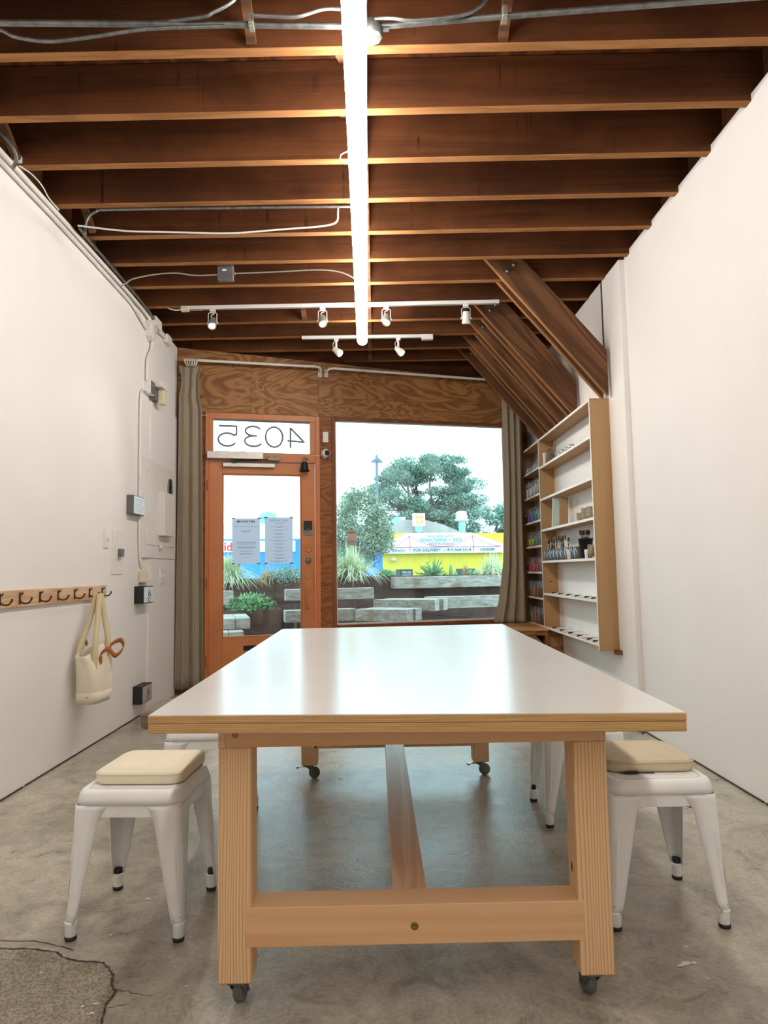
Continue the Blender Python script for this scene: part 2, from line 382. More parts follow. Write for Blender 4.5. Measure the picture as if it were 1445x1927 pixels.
def dup(root, loc=None, rotz=None, label=None, group=None):
    def cp(o, par):
        c = o.copy(); COL.objects.link(c)
        if par is not None: c.parent = par
        ORG[c.name] = ORG.get(o.name, Vector((0, 0, 0)))
        for ch in o.children: cp(ch, c)
        return c
    r = cp(root, None)
    if loc is not None: r.location = loc
    if rotz is not None: r.rotation_euler = (0, 0, rotz)
    if label: r['label'] = label
    if group: r['group'] = group
    return r
def single(name, mb, mat, label, cat, group=None, bevel=0.0, **k):
    return tag(mb.build(name, mat, None, bevel, **k), label, cat, group)
def smooth_path(pts, n=6):
    pts = [Vector(p) for p in pts]; out = []
    for i in range(len(pts)-1):
        p0 = pts[max(i-1, 0)]; p1 = pts[i]; p2 = pts[i+1]; p3 = pts[min(i+2, len(pts)-1)]
        for k in range(n):
            t = k/n
            out.append(0.5*((2*p1)+(p2-p0)*t+(2*p0-5*p1+4*p2-p3)*t*t+(3*p1-p0-3*p2+p3)*t**3))
    out.append(pts[-1]); return out
def text_geo(body, w=None, h=None, bold=0.0, ext=0.0):
    cu = bpy.data.curves.new('tmp', 'FONT'); cu.body = body; cu.size = 1.0; cu.offset = bold; cu.resolution_u = 3; cu.extrude = 0
    o = bpy.data.objects.new('tmp', cu); COL.objects.link(o)
    dg = bpy.context.evaluated_depsgraph_get(); me = bpy.data.meshes.new_from_object(o.evaluated_get(dg))
    vs = [v.co.copy() for v in me.vertices]; fs = [tuple(p.vertices) for p in me.polygons]
    bpy.data.objects.remove(o); bpy.data.curves.remove(cu); bpy.data.meshes.remove(me)
    xs = [v.x for v in vs]; ys = [v.y for v in vs]; x0, x1, y0, y1 = min(xs), max(xs), min(ys), max(ys)
    sy = h/(y1-y0) if h else w/(x1-x0); sx = w/(x1-x0) if w else sy
    return [((v.x-(x0+x1)/2)*sx, (v.y-(y0+y1)/2)*sy, 0) for v in vs], fs
def put_text(mb, body, X, w=None, h=None, bold=0.0):
    vs, fs = text_geo(body, w, h, bold); mb.add(vs, fs, False, X)
# text plane matrices: local x -> text right, local y -> up, local z -> towards reader
def face_mat(org, right, up):
    r = Vector(right).normalized(); u = Vector(up).normalized(); n = r.cross(u)
    return Matrix(((r.x, u.x, n.x, org[0]), (r.y, u.y, n.y, org[1]), (r.z, u.z, n.z, org[2]), (0, 0, 0, 1)))
def rrect(w, d, r, seg=5, cx=0, cy=0, z=0):
    out = []
    for q, (sx, sy) in enumerate([(1, 1), (-1, 1), (-1, -1), (1, -1)]):
        for k in range(seg+1):
            a = PI/2*q+PI/2*k/seg
            out.append((cx+sx*(w/2-r)+r*math.cos(a), cy+sy*(d/2-r)+r*math.sin(a), z))
    return out
# ================================================================== STRUCTURE
fl = struct(MB().box(-2.05, 2.05, -6.0, 8.1, -0.12, 0).build('floor', 'floor'))
ptch = [(-2.0, 2.31), (-1.5, 2.285), (-1.184, 2.257), (-1.064, 2.246), (-0.998, 2.228), (-0.964, 2.198), (-0.911, 2.175), (-0.835, 2.164), (-0.802, 2.138), (-0.775, 2.10), (-0.766, 2.06), (-0.738, 2.02), (-0.742, 1.978), (-0.731, 1.921), (-0.72, 1.87), (-0.70, 1.6), (-2.0, 1.6)]
def jag(p, n=5, amp=0.0035):
    out = []
    for i in range(len(p)-1):
        for k in range(n):
            t = k/n; a = 0 if k == 0 else amp
            out.append((p[i][0]+(p[i+1][0]-p[i][0])*t+random.uniform(-a, a), p[i][1]+(p[i+1][1]-p[i][1])*t+random.uniform(-a, a)))
    out.append(p[-1]); return out
edge = jag(ptch[:15])
MB().prism(edge+[(-0.70, 1.2), (-2.0, 1.2)], 0.0, 0.0022, 'Z').build('concrete_patch', 'patch', fl)
mb = MB()
def crack(pts, w0, z=0.0025):
    P = [(x, y, z) for x, y in pts]
    mb.strip(P, [(0.3*w0*random.uniform(0.3, 1), w0*random.uniform(0.35, 1.2), 0) for _ in P])
crack(edge[:52], 0.0045); crack(edge[48:], 0.004)
mb2 = [(x, y) for x, y in edge[40:]]
mb.strip([(x, y, 0.0026) for x, y in mb2], [(0.0045*random.uniform(0.2, 1), 0.0015, 0) for _ in mb2])
crack(jag([(-0.74, 2.03), (-0.70, 2.02), (-0.66, 2.005), (-0.63, 2.0)], 4, 0.005), 0.0015, 0.0012)
crack(jag([(-0.735, 1.95), (-0.69, 1.96), (-0.66, 2.0)], 4, 0.005), 0.0014, 0.0012)
crack(jag([(-1.95, 2.36), (-1.4, 2.33), (-1.1, 2.30), (-0.95, 2.24)], 7, 0.006), 0.002, 0.0012)
mb.build('floor_crack', 'crack', fl, kind='stuff')
mb = MB()
spots = [(-0.829, 2.566, .012), (-0.80, 2.575, .006), (-0.868, 2.324, .008), (-0.99, 2.119, .006), (-0.771, 1.965, .008), (-0.765, 1.925, .008), (-0.802, 1.955, .006), (0.878, 2.088, .022), (0.905, 2.092, .012), (0.919, 2.179, .010), (0.908, 2.016, .006), (-0.546, 2.037, .008), (-0.218, 3.952, .014), (0.86, 2.08, .012)]
for i in range(70):
    spots.append((random.uniform(-1.8, 1.8), random.uniform(1.9, 4.2), random.uniform(0.001, 0.0045)))
for q_, (x, y, r) in enumerate(spots):
    zz = (0.0035 if (x < -0.70 and y < 2.2) else 0.0012)+0.00006*(q_ % 20)
    n = 9; ph = random.random()*6; el = random.uniform(0.4, 0.8)
    pts = [(x+r*math.cos(2*PI*k/n)*random.uniform(0.6, 1.1), y+r*el*math.sin(2*PI*k/n+ph*0.1)*random.uniform(0.6, 1.1), zz) for k in range(n)]
    mb.add(pts, [tuple(range(n))])
mb.build('paint_speck', 'speck', fl, kind='stuff')

struct(MB().box(-2.05, -1.95, -6.0, 6.95, 0, 3.40).build('wall_left', 'wall'))
struct(MB().box(1.861, 1.98, -6.0, 4.89, 0, 3.44).box(1.82, 1.98, 4.89, 8.1, 0, 3.41).build('wall_right', 'wall', None, 0.006))
struct(MB().box(-2.05, 1.98, -6.1, -6.0, 0, 3.7).build('wall_rear', 'wall'))
struct(MB().box(-1.9515, -1.938, 5.93, 6.72, 0, 2.68).build('trim_1', 'wall', None, 0.004))
mb = MB()
for y0, y1 in ((1.5, 3.9), (3.92, 5.2), (5.22, 6.7)): mb.box(-1.951, -1.944, y0, y1, 0.0, 0.008)
for y0, y1 in ((1.5, 3.4), (3.42, 4.88)): mb.box(1.853, 1.862, y0, y1, 0.0, 0.007)
struct(mb.build('trim_2', 'crack'))
mb = MB(); mb.box(1.814, 1.8205, 5.262, 5.282, 2.80, 3.40); struct(mb.build('trim_3', 'brace'))

def top(s): return 3.40-0.0437*(s+2.0)
b = MB(WB)
def wp(s0, s1, z0, z1=None):
    b.prism([(s0, z0), (s1, z0), (s1, z1 or top(s1)), (s0, z1 or top(s0))], 0.0, 0.10)
wp(-2.06, -1.735, 0); wp(-1.735, -0.587, 2.758); wp(-0.587, -0.46, 0); wp(-0.46, 1.71, 2.76); wp(-0.46, 1.71, 0, 0.566)
b.box(1.68, 1.71, 0.0, 0.45, 0.566, 2.76); b.box(1.68, 2.12, 0.40, 0.48, 0, 3.24)
wb = struct(b.build('wall_back', 'plyv'))
def panel(s0, s1, z0, z1, z1b=None, mat='ply', t=0.012):
    g = 0.0012
    MB(WB).prism([(s0+g, z0+g), (s1-g, z0+g), (s1-g, (z1b or z1)-g), (s0+g, z1-g)], -t, -0.0005).build('plywood_panel', mat, wb)
panel(-2.0, -1.287, 2.758, top(-2.0), top(-1.287))
panel(-1.287, -0.595, 2.758, top(-1.287), top(-0.595))
panel(-0.595, 1.50, 2.96, top(-0.595), top(1.50))
panel(-0.595, 1.50, 2.758, 2.96)
panel(-2.0, -1.735, 1.72, 2.758, mat='plyv'); panel(-2.0, -1.735, 0.0, 1.72, mat='plyv')
panel(-0.587, -0.46, 1.40, 2.758, mat='plyv'); panel(-0.587, -0.46, 0.0, 1.40, mat='plyv')
panel(-0.46, 1.50, 0.0, 0.535)

# ceiling: roof deck, joists, bridging, knee braces
ceil = struct(MB().box(-2.2, 2.2, -6.1, 8.7, 3.665, 3.72).build('ceiling', 'deck'))
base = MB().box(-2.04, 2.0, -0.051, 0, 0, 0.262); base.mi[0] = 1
j0 = None
for i in range(-20, 15):
    y = 2.428+0.406*i
    if j0 is None:
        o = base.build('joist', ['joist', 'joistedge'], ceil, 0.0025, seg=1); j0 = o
    else:
        o = j0.copy(); COL.objects.link(o)
    o.location = (0, y, 3.3985); o.rotation_euler = (0, 0, -0.0199)
mb = MB().box(-2.08, -2.0, -6.0, 8.6, 3.401, 3.66); mb.build('rim_board', 'joist', ceil)
mb = MB().box(1.93, 1.99, -6.0, 8.6, 3.42, 3.66); mb.build('rim_board', 'joist', ceil)
mb = MB(WB).box(-2.1, 2.1, 0.11, 0.15, 3.05, 3.665); mb.build('rim_board', 'joist', ceil)
def bridging(x, yj, flip=1):
    m = MB(T(x, yj+0.1775, 3.535) @ RX(flip*0.60)); m.box(-0.02, 0.02, -0.215, 0.215, -0.016, 0.016)
    m.build('bridging_board', 'brace', ceil)
for i in range(-6, 12):
    yj = 2.428+0.406*i; bridging(-0.125, yj, 1); bridging(-0.03, yj, -1)
for x in (-0.50, 0.58): bridging(x, 2.428, -1)
for i, x in ((2, -1.92), (4, -1.84), (8, -0.61)): bridging(x, 2.428+0.406*i, -1)
b1 = None
poly = [(0.86, 3.565), (1.15, 3.565), (1.792, 2.807), (1.792, 2.451)]
for i in (7, 9, 10, 11, 12):
    yj = 2.428+0.406*i-0.0199*1.3
    for k, (a, bb) in enumerate(((-0.110, -0.064), (0.006, 0.052))):
        if i == 12 and k: continue
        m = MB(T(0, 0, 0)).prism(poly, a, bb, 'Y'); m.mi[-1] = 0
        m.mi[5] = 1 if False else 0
        if b1 is None:
            # rotate texture along the slope: build in a slanted local frame
            ang = math.atan2(2.418-3.565, 1.8195-0.86); R = RY(-ang)
            inv = R.inverted(); c0 = Vector((1.34, 0, 2.99))
            loc = MB(); loc.v = [inv @ (v-c0) for v in m.v]; loc.f = m.f; loc.sm = m.sm; loc.mi = [0]*len(m.f); loc.mi[5] = 1  # brace underside takes the paler edge tone, bounce light put into the colour
            # local X runs along the plank
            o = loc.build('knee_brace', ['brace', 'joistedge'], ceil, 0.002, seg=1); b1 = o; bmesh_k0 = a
        else:
            o = b1.copy(); COL.objects.link(o)
        o.rotation_euler = R.to_euler(); o.location = (c0.x, yj+a+0.110, c0.z)
        if k == 0:
            for dx, dz in ((0.0, 0.0), (0.05, 0.05)):
                m2 = MB(T(1.05+dx, yj+a-0.001, 3.44+dz) @ RX(PI/2)); m2.lathe([(0.016, 0), (0.016, 0.004), (0.010, 0.006), (0.010, 0.012), (0.0, 0.013)], 12)
                m2.build('carriage_bolt', 'steel', ceil)

# ------------------------------------------------------------------ door
d = MB(WB)
d.box(-1.735, -1.70, -0.025, 0.09, 0, 2.756); d.box(-0.632, -0.587, -0.025, 0.09, 0, 2.756)
d.box(-1.70, -0.632, -0.022, 0.09, 2.695, 2.756); d.box(-1.70, -0.632, -0.022, 0.09, 2.265, 2.36)
d.box(-1.70, -1.655, -0.018, 0.05, 2.36, 2.695); d.box(-0.685, -0.632, -0.018, 0.05, 2.36, 2.695)
d.box(-1.70, -0.632, 0.0, 0.09, 0.0, 0.012)
door = struct(d.build('door_1', 'orange', None, 0.004))
MB(WB).box(-1.7015, -1.694, -0.027, -0.02, 0.02, 2.255).box(-0.640, -0.6305, -0.032, -0.024, 0.02, 2.265).build('bright_door_edge', 'orangehi', door, label='bright orange door edge')
MB(WB).box(-1.655, -0.685, 0.028, 0.034, 2.36, 2.695).build('transom_pane', 'glass', door)
lf = MB(WB)
lf.box(-1.694, -1.565, -0.01, 0.035, 0.015, 2.255); lf.box(-0.778, -0.641, -0.01, 0.035, 0.015, 2.26)
lf.box(-1.565, -0.778, -0.01, 0.035, 2.14, 2.258); lf.box(-1.565, -0.778, -0.01, 0.035, 0.015, 0.515)
for q in ((-1.565, -1.552, 0.515, 2.14), (-0.791, -0.778, 0.515, 2.14), (-1.565, -0.778, 2.127, 2.14), (-1.565, -0.778, 0.515, 0.53)):
    lf.box(q[0], q[1], 0.0, 0.025, q[2], q[3])
leafo = lf.build('door_leaf', 'orange', door, 0.003)
MB(WB).box(-1.553, -0.79, 0.010, 0.016, 0.528, 2.128).build('pane', 'glass', leafo)
MB(WB).box(-0.752, -0.668, -0.014, -0.009, 0.742, 1.145).build('handle_plate', 'orange', leafo, 0.002)
m = MB(WB); m.tube(smooth_path([(-0.715, -0.014, 0.985), (-0.722, -0.05, 0.965), (-0.735, -0.065, 0.92), (-0.732, -0.06, 0.85), (-0.722, -0.045, 0.79), (-0.717, -0.014, 0.775)]), 0.009, 8)
m.build('pull_handle', 'orange', leafo)
for z in (1.382, 1.101):
    m = MB(WB @ T(-0.711, -0.010, z) @ RX(PI/2)); m.lathe([(0.034, 0), (0.036, 0.004), (0.026, 0.005), (0.022, 0.002), (0.0, 0.001)], 20); m.build('blank_cover', 'orange', leafo)
m = MB(WB @ T(-0.711, -0.010, 1.263) @ RX(PI/2)); m.lathe([(0.032, 0), (0.032, 0.006), (0.026, 0.012), (0.010, 0.013), (0.0, 0.013)], 20)
m.box(-0.018, 0.018, -0.005, 0.005, 0.013, 0.024, RZ(0.5)); m.build('deadbolt', 'steel', leafo)
MB(WB).box(-0.757, -0.671, -0.024, -0.010, 1.574, 1.668).build('lock_box', 'black', leafo, 0.003)
MB(WB).box(-0.755, -0.673, -0.020, -0.010, 1.520, 1.574).tube([(-0.715, -0.02, 1.60), (-0.713, -0.035, 1.575), (-0.706, -0.03, 1.555)], 0.007, 8).build('lock_latch', 'steel', leafo, 0.001)
MB(WB).box(-1.36, -1.23, -0.014, -0.009, 0.385, 0.435).build('mail_slot', 'blackmetal', leafo, 0.002)
for z in (2.02, 1.05, 0.3):
    MB(WB).cyl((-1.708, -0.032, z-0.05), 0.008, 0.10, 10).build('hinge', 'orange', leafo)
# mirrored house number on the transom, read from the street: 4 0 3 5
def arc(cx, cz, rx, rz, a0, a1, n=14): return [(cx+rx*math.cos(a0+(a1-a0)*k/n), 0.025, cz+rz*math.sin(a0+(a1-a0)*k/n)) for k in range(n+1)]
dg = lambda: MB(WB)
r = 0.0105
z0, z1 = 2.43, 2.636
x5a, x5b = -1.603, -1.424
m = dg(); m.tube([(x5a, 0.025, z1-.004), (x5b, 0.025, z1-.004)], r, 6); m.tube([(x5b-.004, 0.0252, z1), (x5b-.004, 0.0252, z0+0.112)], r, 6); m.tube([(x5b, 0.0254, z0+.118), (-1.45, 0.0254, z0+.112)], r, 6)
m.tube(arc((x5a+x5b)/2-0.005, z0+0.063, 0.090, 0.066, 0.62, 2*PI-0.55, 20), r, 6); m.build('house_number', 'numgrey', door, label='mirrored grey number 5')
xa, xb = -1.36, -1.18
m = dg(); m.tube(arc(-1.262, z0+0.158, 0.078, 0.048, 0.45, 1.5*PI-0.05, 16), r, 6); m.tube(arc(-1.258, z0+0.055, 0.088, 0.054, 0.5*PI+0.05, 2*PI-0.5, 16), r, 6)
m.tube([(-1.262, 0.025, z0+0.109), (-1.225, 0.025, z0+0.109)], r, 6); m.build('house_number', 'numgrey', door, label='mirrored grey number 3')
m = dg(); m.tube(arc(-1.05, (z0+z1)/2, 0.087, 0.104, 0, 2*PI, 28), r, 6); m.build('house_number', 'numgrey', door, label='grey number 0')
m = dg(); m.tube([(-0.882, 0.025, z0-0.004), (-0.882, 0.025, z1)], r, 6); m.tube([(-0.885, 0.0252, z1-0.002), (-0.742, 0.0252, z0+0.058)], r, 6); m.tube([(-0.738, 0.0254, z0+0.060), (-0.914, 0.0254, z0+0.068)], r, 6); m.build('house_number', 'numgrey', door, label='mirrored grey number 4')

# ------------------------------------------------------------------ window
wf = MB(WB)
wf.box(-0.46, -0.421, -0.016, 0.08, 0.566, 2.756); wf.box(-0.421, 1.68, -0.016, 0.08, 2.73, 2.757); wf.box(1.65, 1.68, -0.01, 0.08, 0.60, 2.73)
wf.box(-0.421, 1.68, -0.02, 0.08, 0.566, 0.603)
win = struct(wf.build('window_1', 'winframe', None, 0.003))
MB(WB).box(-0.421, 1.65, 0.045, 0.053, 0.603, 2.73).build('pane', 'glass', win)
MB(WB).box(-0.421, -0.405, 0.03, 0.044, 0.603, 2.73).box(-0.405, 1.65, 0.03, 0.044, 0.603, 0.617).box(-0.421, 1.65, 0.03, 0.044, 2.716, 2.73).build('glazing_bead', 'white', win)

# ================================================================== LIGHTS
t = thing('linear_light', (-0.09, 2.5, 3.24), 'long glowing white tube light hung under the joists along the room', 'light')
L0, L1 = -4.6, 6.10  # run lengthened, unseen, behind the camera to brighten surfaces facing it
def tx(y): return -0.050-0.0115*(y-2.3)
pts = [(tx(y), y, 3.235) for y in np.linspace(L0, L1, 9)]
m = MB(); R0 = 0.047
ee = [(tx(L1+dy), L1+dy, 3.235) for dy in (0.018, 0.032, 0.040)]
m.tube(pts+ee, [R0]*9+[R0*0.88, R0*0.6, R0*0.15], 16); m.build('diffuser_tube', 'tube', t)
for y in np.linspace(L0, L1-0.4, 9): MB().tube([(tx(y), y, 3.28), (tx(y), y, 3.40)], 0.004, 6).build('hanger_rod', 'steel', t)
m = MB(); m.tube(smooth_path([(-0.115, 3.42, 3.33), (-0.15, 3.42, 3.31), (-0.15, 3.42, 3.28), (-0.11, 3.42, 3.27)]), 0.003, 6); m.build('wire_loop', 'white', t)

def track(nm, x0, x1, y0, y1, z, label):
    t = thing(nm, ((x0+x1)/2, (y0+y1)/2, z), label, 'track light')
    a = math.atan2(y1-y0, x1-x0); X = T(x0, y0, z) @ RZ(a); Ln = math.hypot(x1-x0, y1-y0)
    MB(X).box(0, Ln, -0.018, 0.018, 0, 0.030).build('rail', 'white', t, 0.003)
    MB(X).box(0, Ln, -0.006, 0.006, -0.001, 0.003).build('rail_slot', 'grey', t)
    return t, X, Ln
ta, XA, LA = track('light_track', -1.60, 1.066, 5.665, 5.605, 3.367, 'long white light track under the joists carrying four spotlights')
MB(XA).box(-0.01, 0.055, -0.022, 0.022, -0.012, 0.028).build('feed_box', 'ivory', ta, 0.003, label='ivory feed box')
MB(XA).box(0.055, 0.17, -0.014, 0.014, -0.004, 0.004).build('rail_joint', 'alu', ta)
m = MB(XA); m.tube(smooth_path([(-0.01, 0, 0.005), (-0.05, 0, 0.0), (-0.10, 0, 0.01), (-0.13, 0.02, 0.03)]), 0.006, 6); m.build('feed_cable', 'white', ta)
tb, XB_, LB = track('light_track', -0.675, 0.477, 6.425, 6.42, 3.362, 'short white light track nearer the shop window with two spotlights')
MB(XB_).box(LB-0.01, LB+0.10, -0.025, 0.025, -0.02, 0.03).build('feed_box', 'white', tb, 0.004)
m = MB(); m.tube(smooth_path([(0.52, 6.42, 3.392), (0.54, 6.43, 3.41), (0.60, 6.44, 3.395), (0.66, 6.44, 3.40), (0.80, 6.45, 3.46)]), 0.004, 6); m.build('feed_cable', 'blackmetal', tb)

def spot_yoke(x, y, ztrack, aim, lit, label):
    t = thing('spotlight', (x, y, ztrack), label, 'spotlight', 'spotlights on the light tracks')
    MB(T(x, y, ztrack)).box(-0.022, 0.022, -0.014, 0.014, -0.022, 0.0).build('track_adapter', 'white', t, 0.003)
    m = MB(T(x, y, ztrack)); w_ = 0.036
    m.tube([(-w_, 0, -0.125), (-w_, 0, -0.04), (-w_+0.008, 0, -0.03), (w_-0.008, 0, -0.03), (w_, 0, -0.04), (w_, 0, -0.125)], 0.0035, 6)
    m.lathe([(0.008, -0.045), (0.008, -0.034)], 10, T(0, 0, -0.12) @ RY(PI/2)); m.lathe([(0.008, 0.034), (0.008, 0.045)], 10, T(0, 0, -0.12) @ RY(PI/2))
    m.build('yoke', 'white', t)
    m = MB(T(x, y, ztrack)); m.tube(smooth_path([(0.0, 0, -0.02), (0.012, -0.004, -0.04), (-0.012, 0.0, -0.052), (-0.006, 0, -0.08)]), 0.0035, 6); m.build('lamp_wire', 'white', t)
    X = T(x, y, ztrack-0.12) @ aim     # local -Z is the beam
    m = MB(X); m.lathe([(0.012, 0.062), (0.026, 0.055), (0.030, 0.03), (0.031, -0.02), (0.036, -0.024), (0.036, -0.045), (0.030, -0.045), (0.028, -0.036)], 20, None, False)
    m.build('lamp_body', 'alu' if lit else 'white', t)
    if not lit:
        MB(X).lathe([(0.0, 0.085), (0.022, 0.08), (0.029, 0.03), (0.027, 0.028)], 16, None, False).build('lamp_cap', 'black', t, label='black lamp cap')
    MB(X).lathe([(0.0, -0.037), (0.026, -0.037)], 20, None, False).build('lamp_face', {1: 'lampon', 2: 'lampyel', 0: 'lampoff'}[lit], t)
    if lit:
        ld = bpy.data.lights.new('spot_beam', 'SPOT'); ld.energy = 22; ld.color = (1, 0.9, 0.72); ld.spot_size = 1.3; ld.spot_blend = 0.6; ld.shadow_soft_size = 0.03
        lo = bpy.data.objects.new('spot_beam', ld); COL.objects.link(lo); lo.parent = t
        lo.matrix_local = T(-x, -y, -ztrack) @ X @ T(0, 0, -0.05)
    return t
zt = 3.367
spot_yoke(-1.345, 5.66, zt, RX(-0.62), 1, 'leftmost spotlight on the long track, lit white')
spot_yoke(-0.418, 5.64, zt, RX(-0.60) @ RY(-0.05), 2, 'spotlight with the yellow glow left of the tube light')
spot_yoke(0.118, 5.626, zt, RX(-0.60), 2, 'lit spotlight on the long track just right of the tube light')
spot_yoke(0.787, 5.612, zt, RX(0.25), 0, 'unlit white and black spotlight at the right end of the long track')
def spot_stem(x, y, z, aim, label):
    t = thing('spotlight', (x, y, z), label, 'spotlight', 'spotlights on the light tracks')
    MB(T(x, y, z)).box(-0.022, 0.022, -0.014, 0.014, -0.02, 0.0).build('track_adapter', 'white', t, 0.003)
    MB(T(x, y, z)).tube([(0, 0, -0.02), (0, 0, -0.10)], 0.011, 10).build('stem', 'white', t)
    m = MB(T(x, y, z)); m.tube(smooth_path([(-0.008, 0, -0.02), (-0.03, 0, -0.045), (-0.028, 0, -0.075), (-0.012, 0, -0.095)]), 0.003, 6); m.build('lamp_wire', 'white', t)
    X = T(x, y, z-0.115) @ aim
    MB(X).lathe([(0.0, 0.04), (0.020, 0.038), (0.026, 0.02), (0.030, -0.01), (0.036, -0.03), (0.036, -0.06), (0.031, -0.06), (0.029, -0.05)], 20, None, False).build('lamp_body', 'white', t)
    MB(X).lathe([(0.0, -0.052), (0.030, -0.052)], 20, None, False).build('lamp_face', 'lampon', t)
    ld = bpy.data.lights.new('spot_beam', 'SPOT'); ld.energy = 18; ld.color = (1, 0.93, 0.8); ld.spot_size = 1.3; ld.spot_blend = 0.6; ld.shadow_soft_size = 0.03
    lo = bpy.data.objects.new('spot_beam', ld); COL.objects.link(lo); lo.parent = t
    lo.matrix_local = T(-x, -y, -z) @ X @ T(0, 0, -0.065)
spot_stem(-0.348, 6.425, 3.362, RX(-0.5) @ RY(-0.75), 'white spotlight on the short track, left one, left of the tube end')
spot_stem(0.245, 6.425, 3.362, RX(-0.55) @ RY(-0.6), 'white spotlight on the short track, right one, right of the tube end')

# ================================================================== CEILING SERVICES
def pipe(name, pts, r, mat, label, cat, sm=6, seg=8, **k):
    return single(name, MB().tube(smooth_path(pts, sm) if sm else pts, r, seg), mat, label, cat, **k)
t = thing('conduit_pipe', (0, 2.63, 3.385), 'grey steel conduit pipe crossing the ceiling nearest the top edge', 'pipe')
MB().tube([(-2.0, 2.62, 3.385), (-0.48, 2.648, 3.385), (-0.02, 2.66, 3.385)], 0.0125, 12).build('pipe', 'steel', t)
MB().tube([(0.04, 2.66, 3.385), (0.56, 2.615, 3.388), (2.0, 2.50, 3.40)], 0.0125, 12).build('pipe', 'steel', t)
for x, y in ((-0.475, 2.648), (0.555, 2.617)):
    m = MB(T(x, y, 3.385)); m.box(-0.011, 0.011, -0.018, 0.018, -0.018, -0.012); m.box(-0.010, 0.010, -0.030, -0.012, -0.014, 0.03); m.build('pipe_strap', 'alu', t, 0.002)
m = MB(T(0.012, 2.66, 3.335)); m.lathe([(0.045, 0), (0.05, 0.004), (0.05, 0.05), (0.045, 0.055)], 8); m.box(0.03, 0.075, -0.012, 0.012, 0.035, 0.06)
m.build('junction_box', 'steel', t, label='round junction box beside the tube')
pipe('armored_cable', [(-1.9, 2.6, 3.40), (-1.51, 2.6, 3.34), (-1.41, 2.6, 3.30), (-1.27, 2.6, 3.28), (-1.09, 2.6, 3.30), (-0.88, 2.6, 3.33), (-0.58, 2.625, 3.36)], 0.0075, 'steel', 'sagging armored cable below the steel conduit at upper left', 'cable')
pipe('armored_cable', [(-1.5, 2.66, 3.405), (-1.0, 2.665, 3.404), (-0.69, 2.61, 3.385), (-0.62, 2.6, 3.40), (-0.54, 2.6, 3.45), (-0.52, 2.6, 3.50)], 0.0075, 'steel', 'armored cable rising off the conduit left of the bridging board', 'cable')
pipe('armored_cable', [(-0.46, 2.6, 3.385), (-0.36, 2.6, 3.38), (-0.28, 2.6, 3.38), (-0.18, 2.6, 3.41), (-0.11, 2.6, 3.41)], 0.0075, 'steel', 'short armored cable left of the tube light', 'cable')
pipe('armored_cable', [(0.03, 2.62, 3.385), (0.10, 2.6, 3.37), (0.19, 2.6, 3.36), (0.38, 2.6, 3.38), (0.46, 2.6, 3.42), (0.50, 2.6, 3.48)], 0.0075, 'steel', 'armored cable rising right of the tube light', 'cable')
pipe('thin_conduit', [(-0.10, 4.068, 3.385), (-0.9, 4.068, 3.383), (-1.60, 4.068, 3.38), (-1.68, 4.07, 3.37), (-1.73, 4.07, 3.33), (-1.745, 4.07, 3.27), (-1.745, 4.07, 3.22), (-1.83, 4.25, 3.33)], 0.008, 'steel', 'thin steel conduit bending down by the left wall under the fifth joist', 'pipe')
pipe('white_cable', [(-1.76, 4.0, 3.245), (-1.49, 4.0, 3.21), (-1.27, 4.0, 3.20), (-1.03, 4.0, 3.192), (-0.90, 4.0, 3.188), (-0.78, 4.0, 3.19), (-0.64, 4.0, 3.20), (-0.51, 4.0, 3.21), (-0.30, 4.0, 3.225), (-0.21, 4.0, 3.25), (-0.20, 4.03, 3.33), (-0.2, 4.065, 3.372)], 0.0055, 'white', 'white sagging cable strung below the thin steel conduit', 'cable')
t = thing('junction_box', (-1.08, 4.94, 3.355), 'square grey junction box on a joist with cables both sides', 'box')
m = MB(); m.box(-1.137, -1.022, 4.925, 4.965, 3.30, 3.42); m.build('box_cover', 'grey', t, 0.004)
m = MB(); m.box(-1.10, -1.07, 4.9225, 4.926, 3.37, 3.384); m.build('sticker', 'white', t)
for dx, dz in ((-1.127, 3.31), (-1.032, 3.41), (-1.11, 3.302), (-1.05, 3.302)): MB().lathe([(0.005, 0), (0.004, 0.004)], 8, T(dx, 4.926, dz) @ RX(PI/2)).build('cover_screw', 'alu', t)
MB().box(-1.0225, -1.008, 4.93, 4.95, 3.35, 3.366).build('cable_connector', 'alu', t)
pipe('grey_cable', [(-1.86, 4.95, 3.27), (-1.81, 4.95, 3.30), (-1.76, 4.95, 3.33), (-1.61, 4.95, 3.36), (-1.45, 4.95, 3.37), (-1.30, 4.95, 3.35), (-1.137, 4.945, 3.352)], 0.006, 'alu', 'grey cable from the left wall to the square junction box', 'cable')
pipe('grey_cable', [(-1.008, 4.94, 3.357), (-0.71, 4.95, 3.37), (-0.39, 4.95, 3.382), (-0.23, 4.95, 3.362), (-0.14, 4.95, 3.32), (-0.12, 4.95, 3.30)], 0.006, 'alu', 'grey cable from the square junction box to the tube light', 'cable')

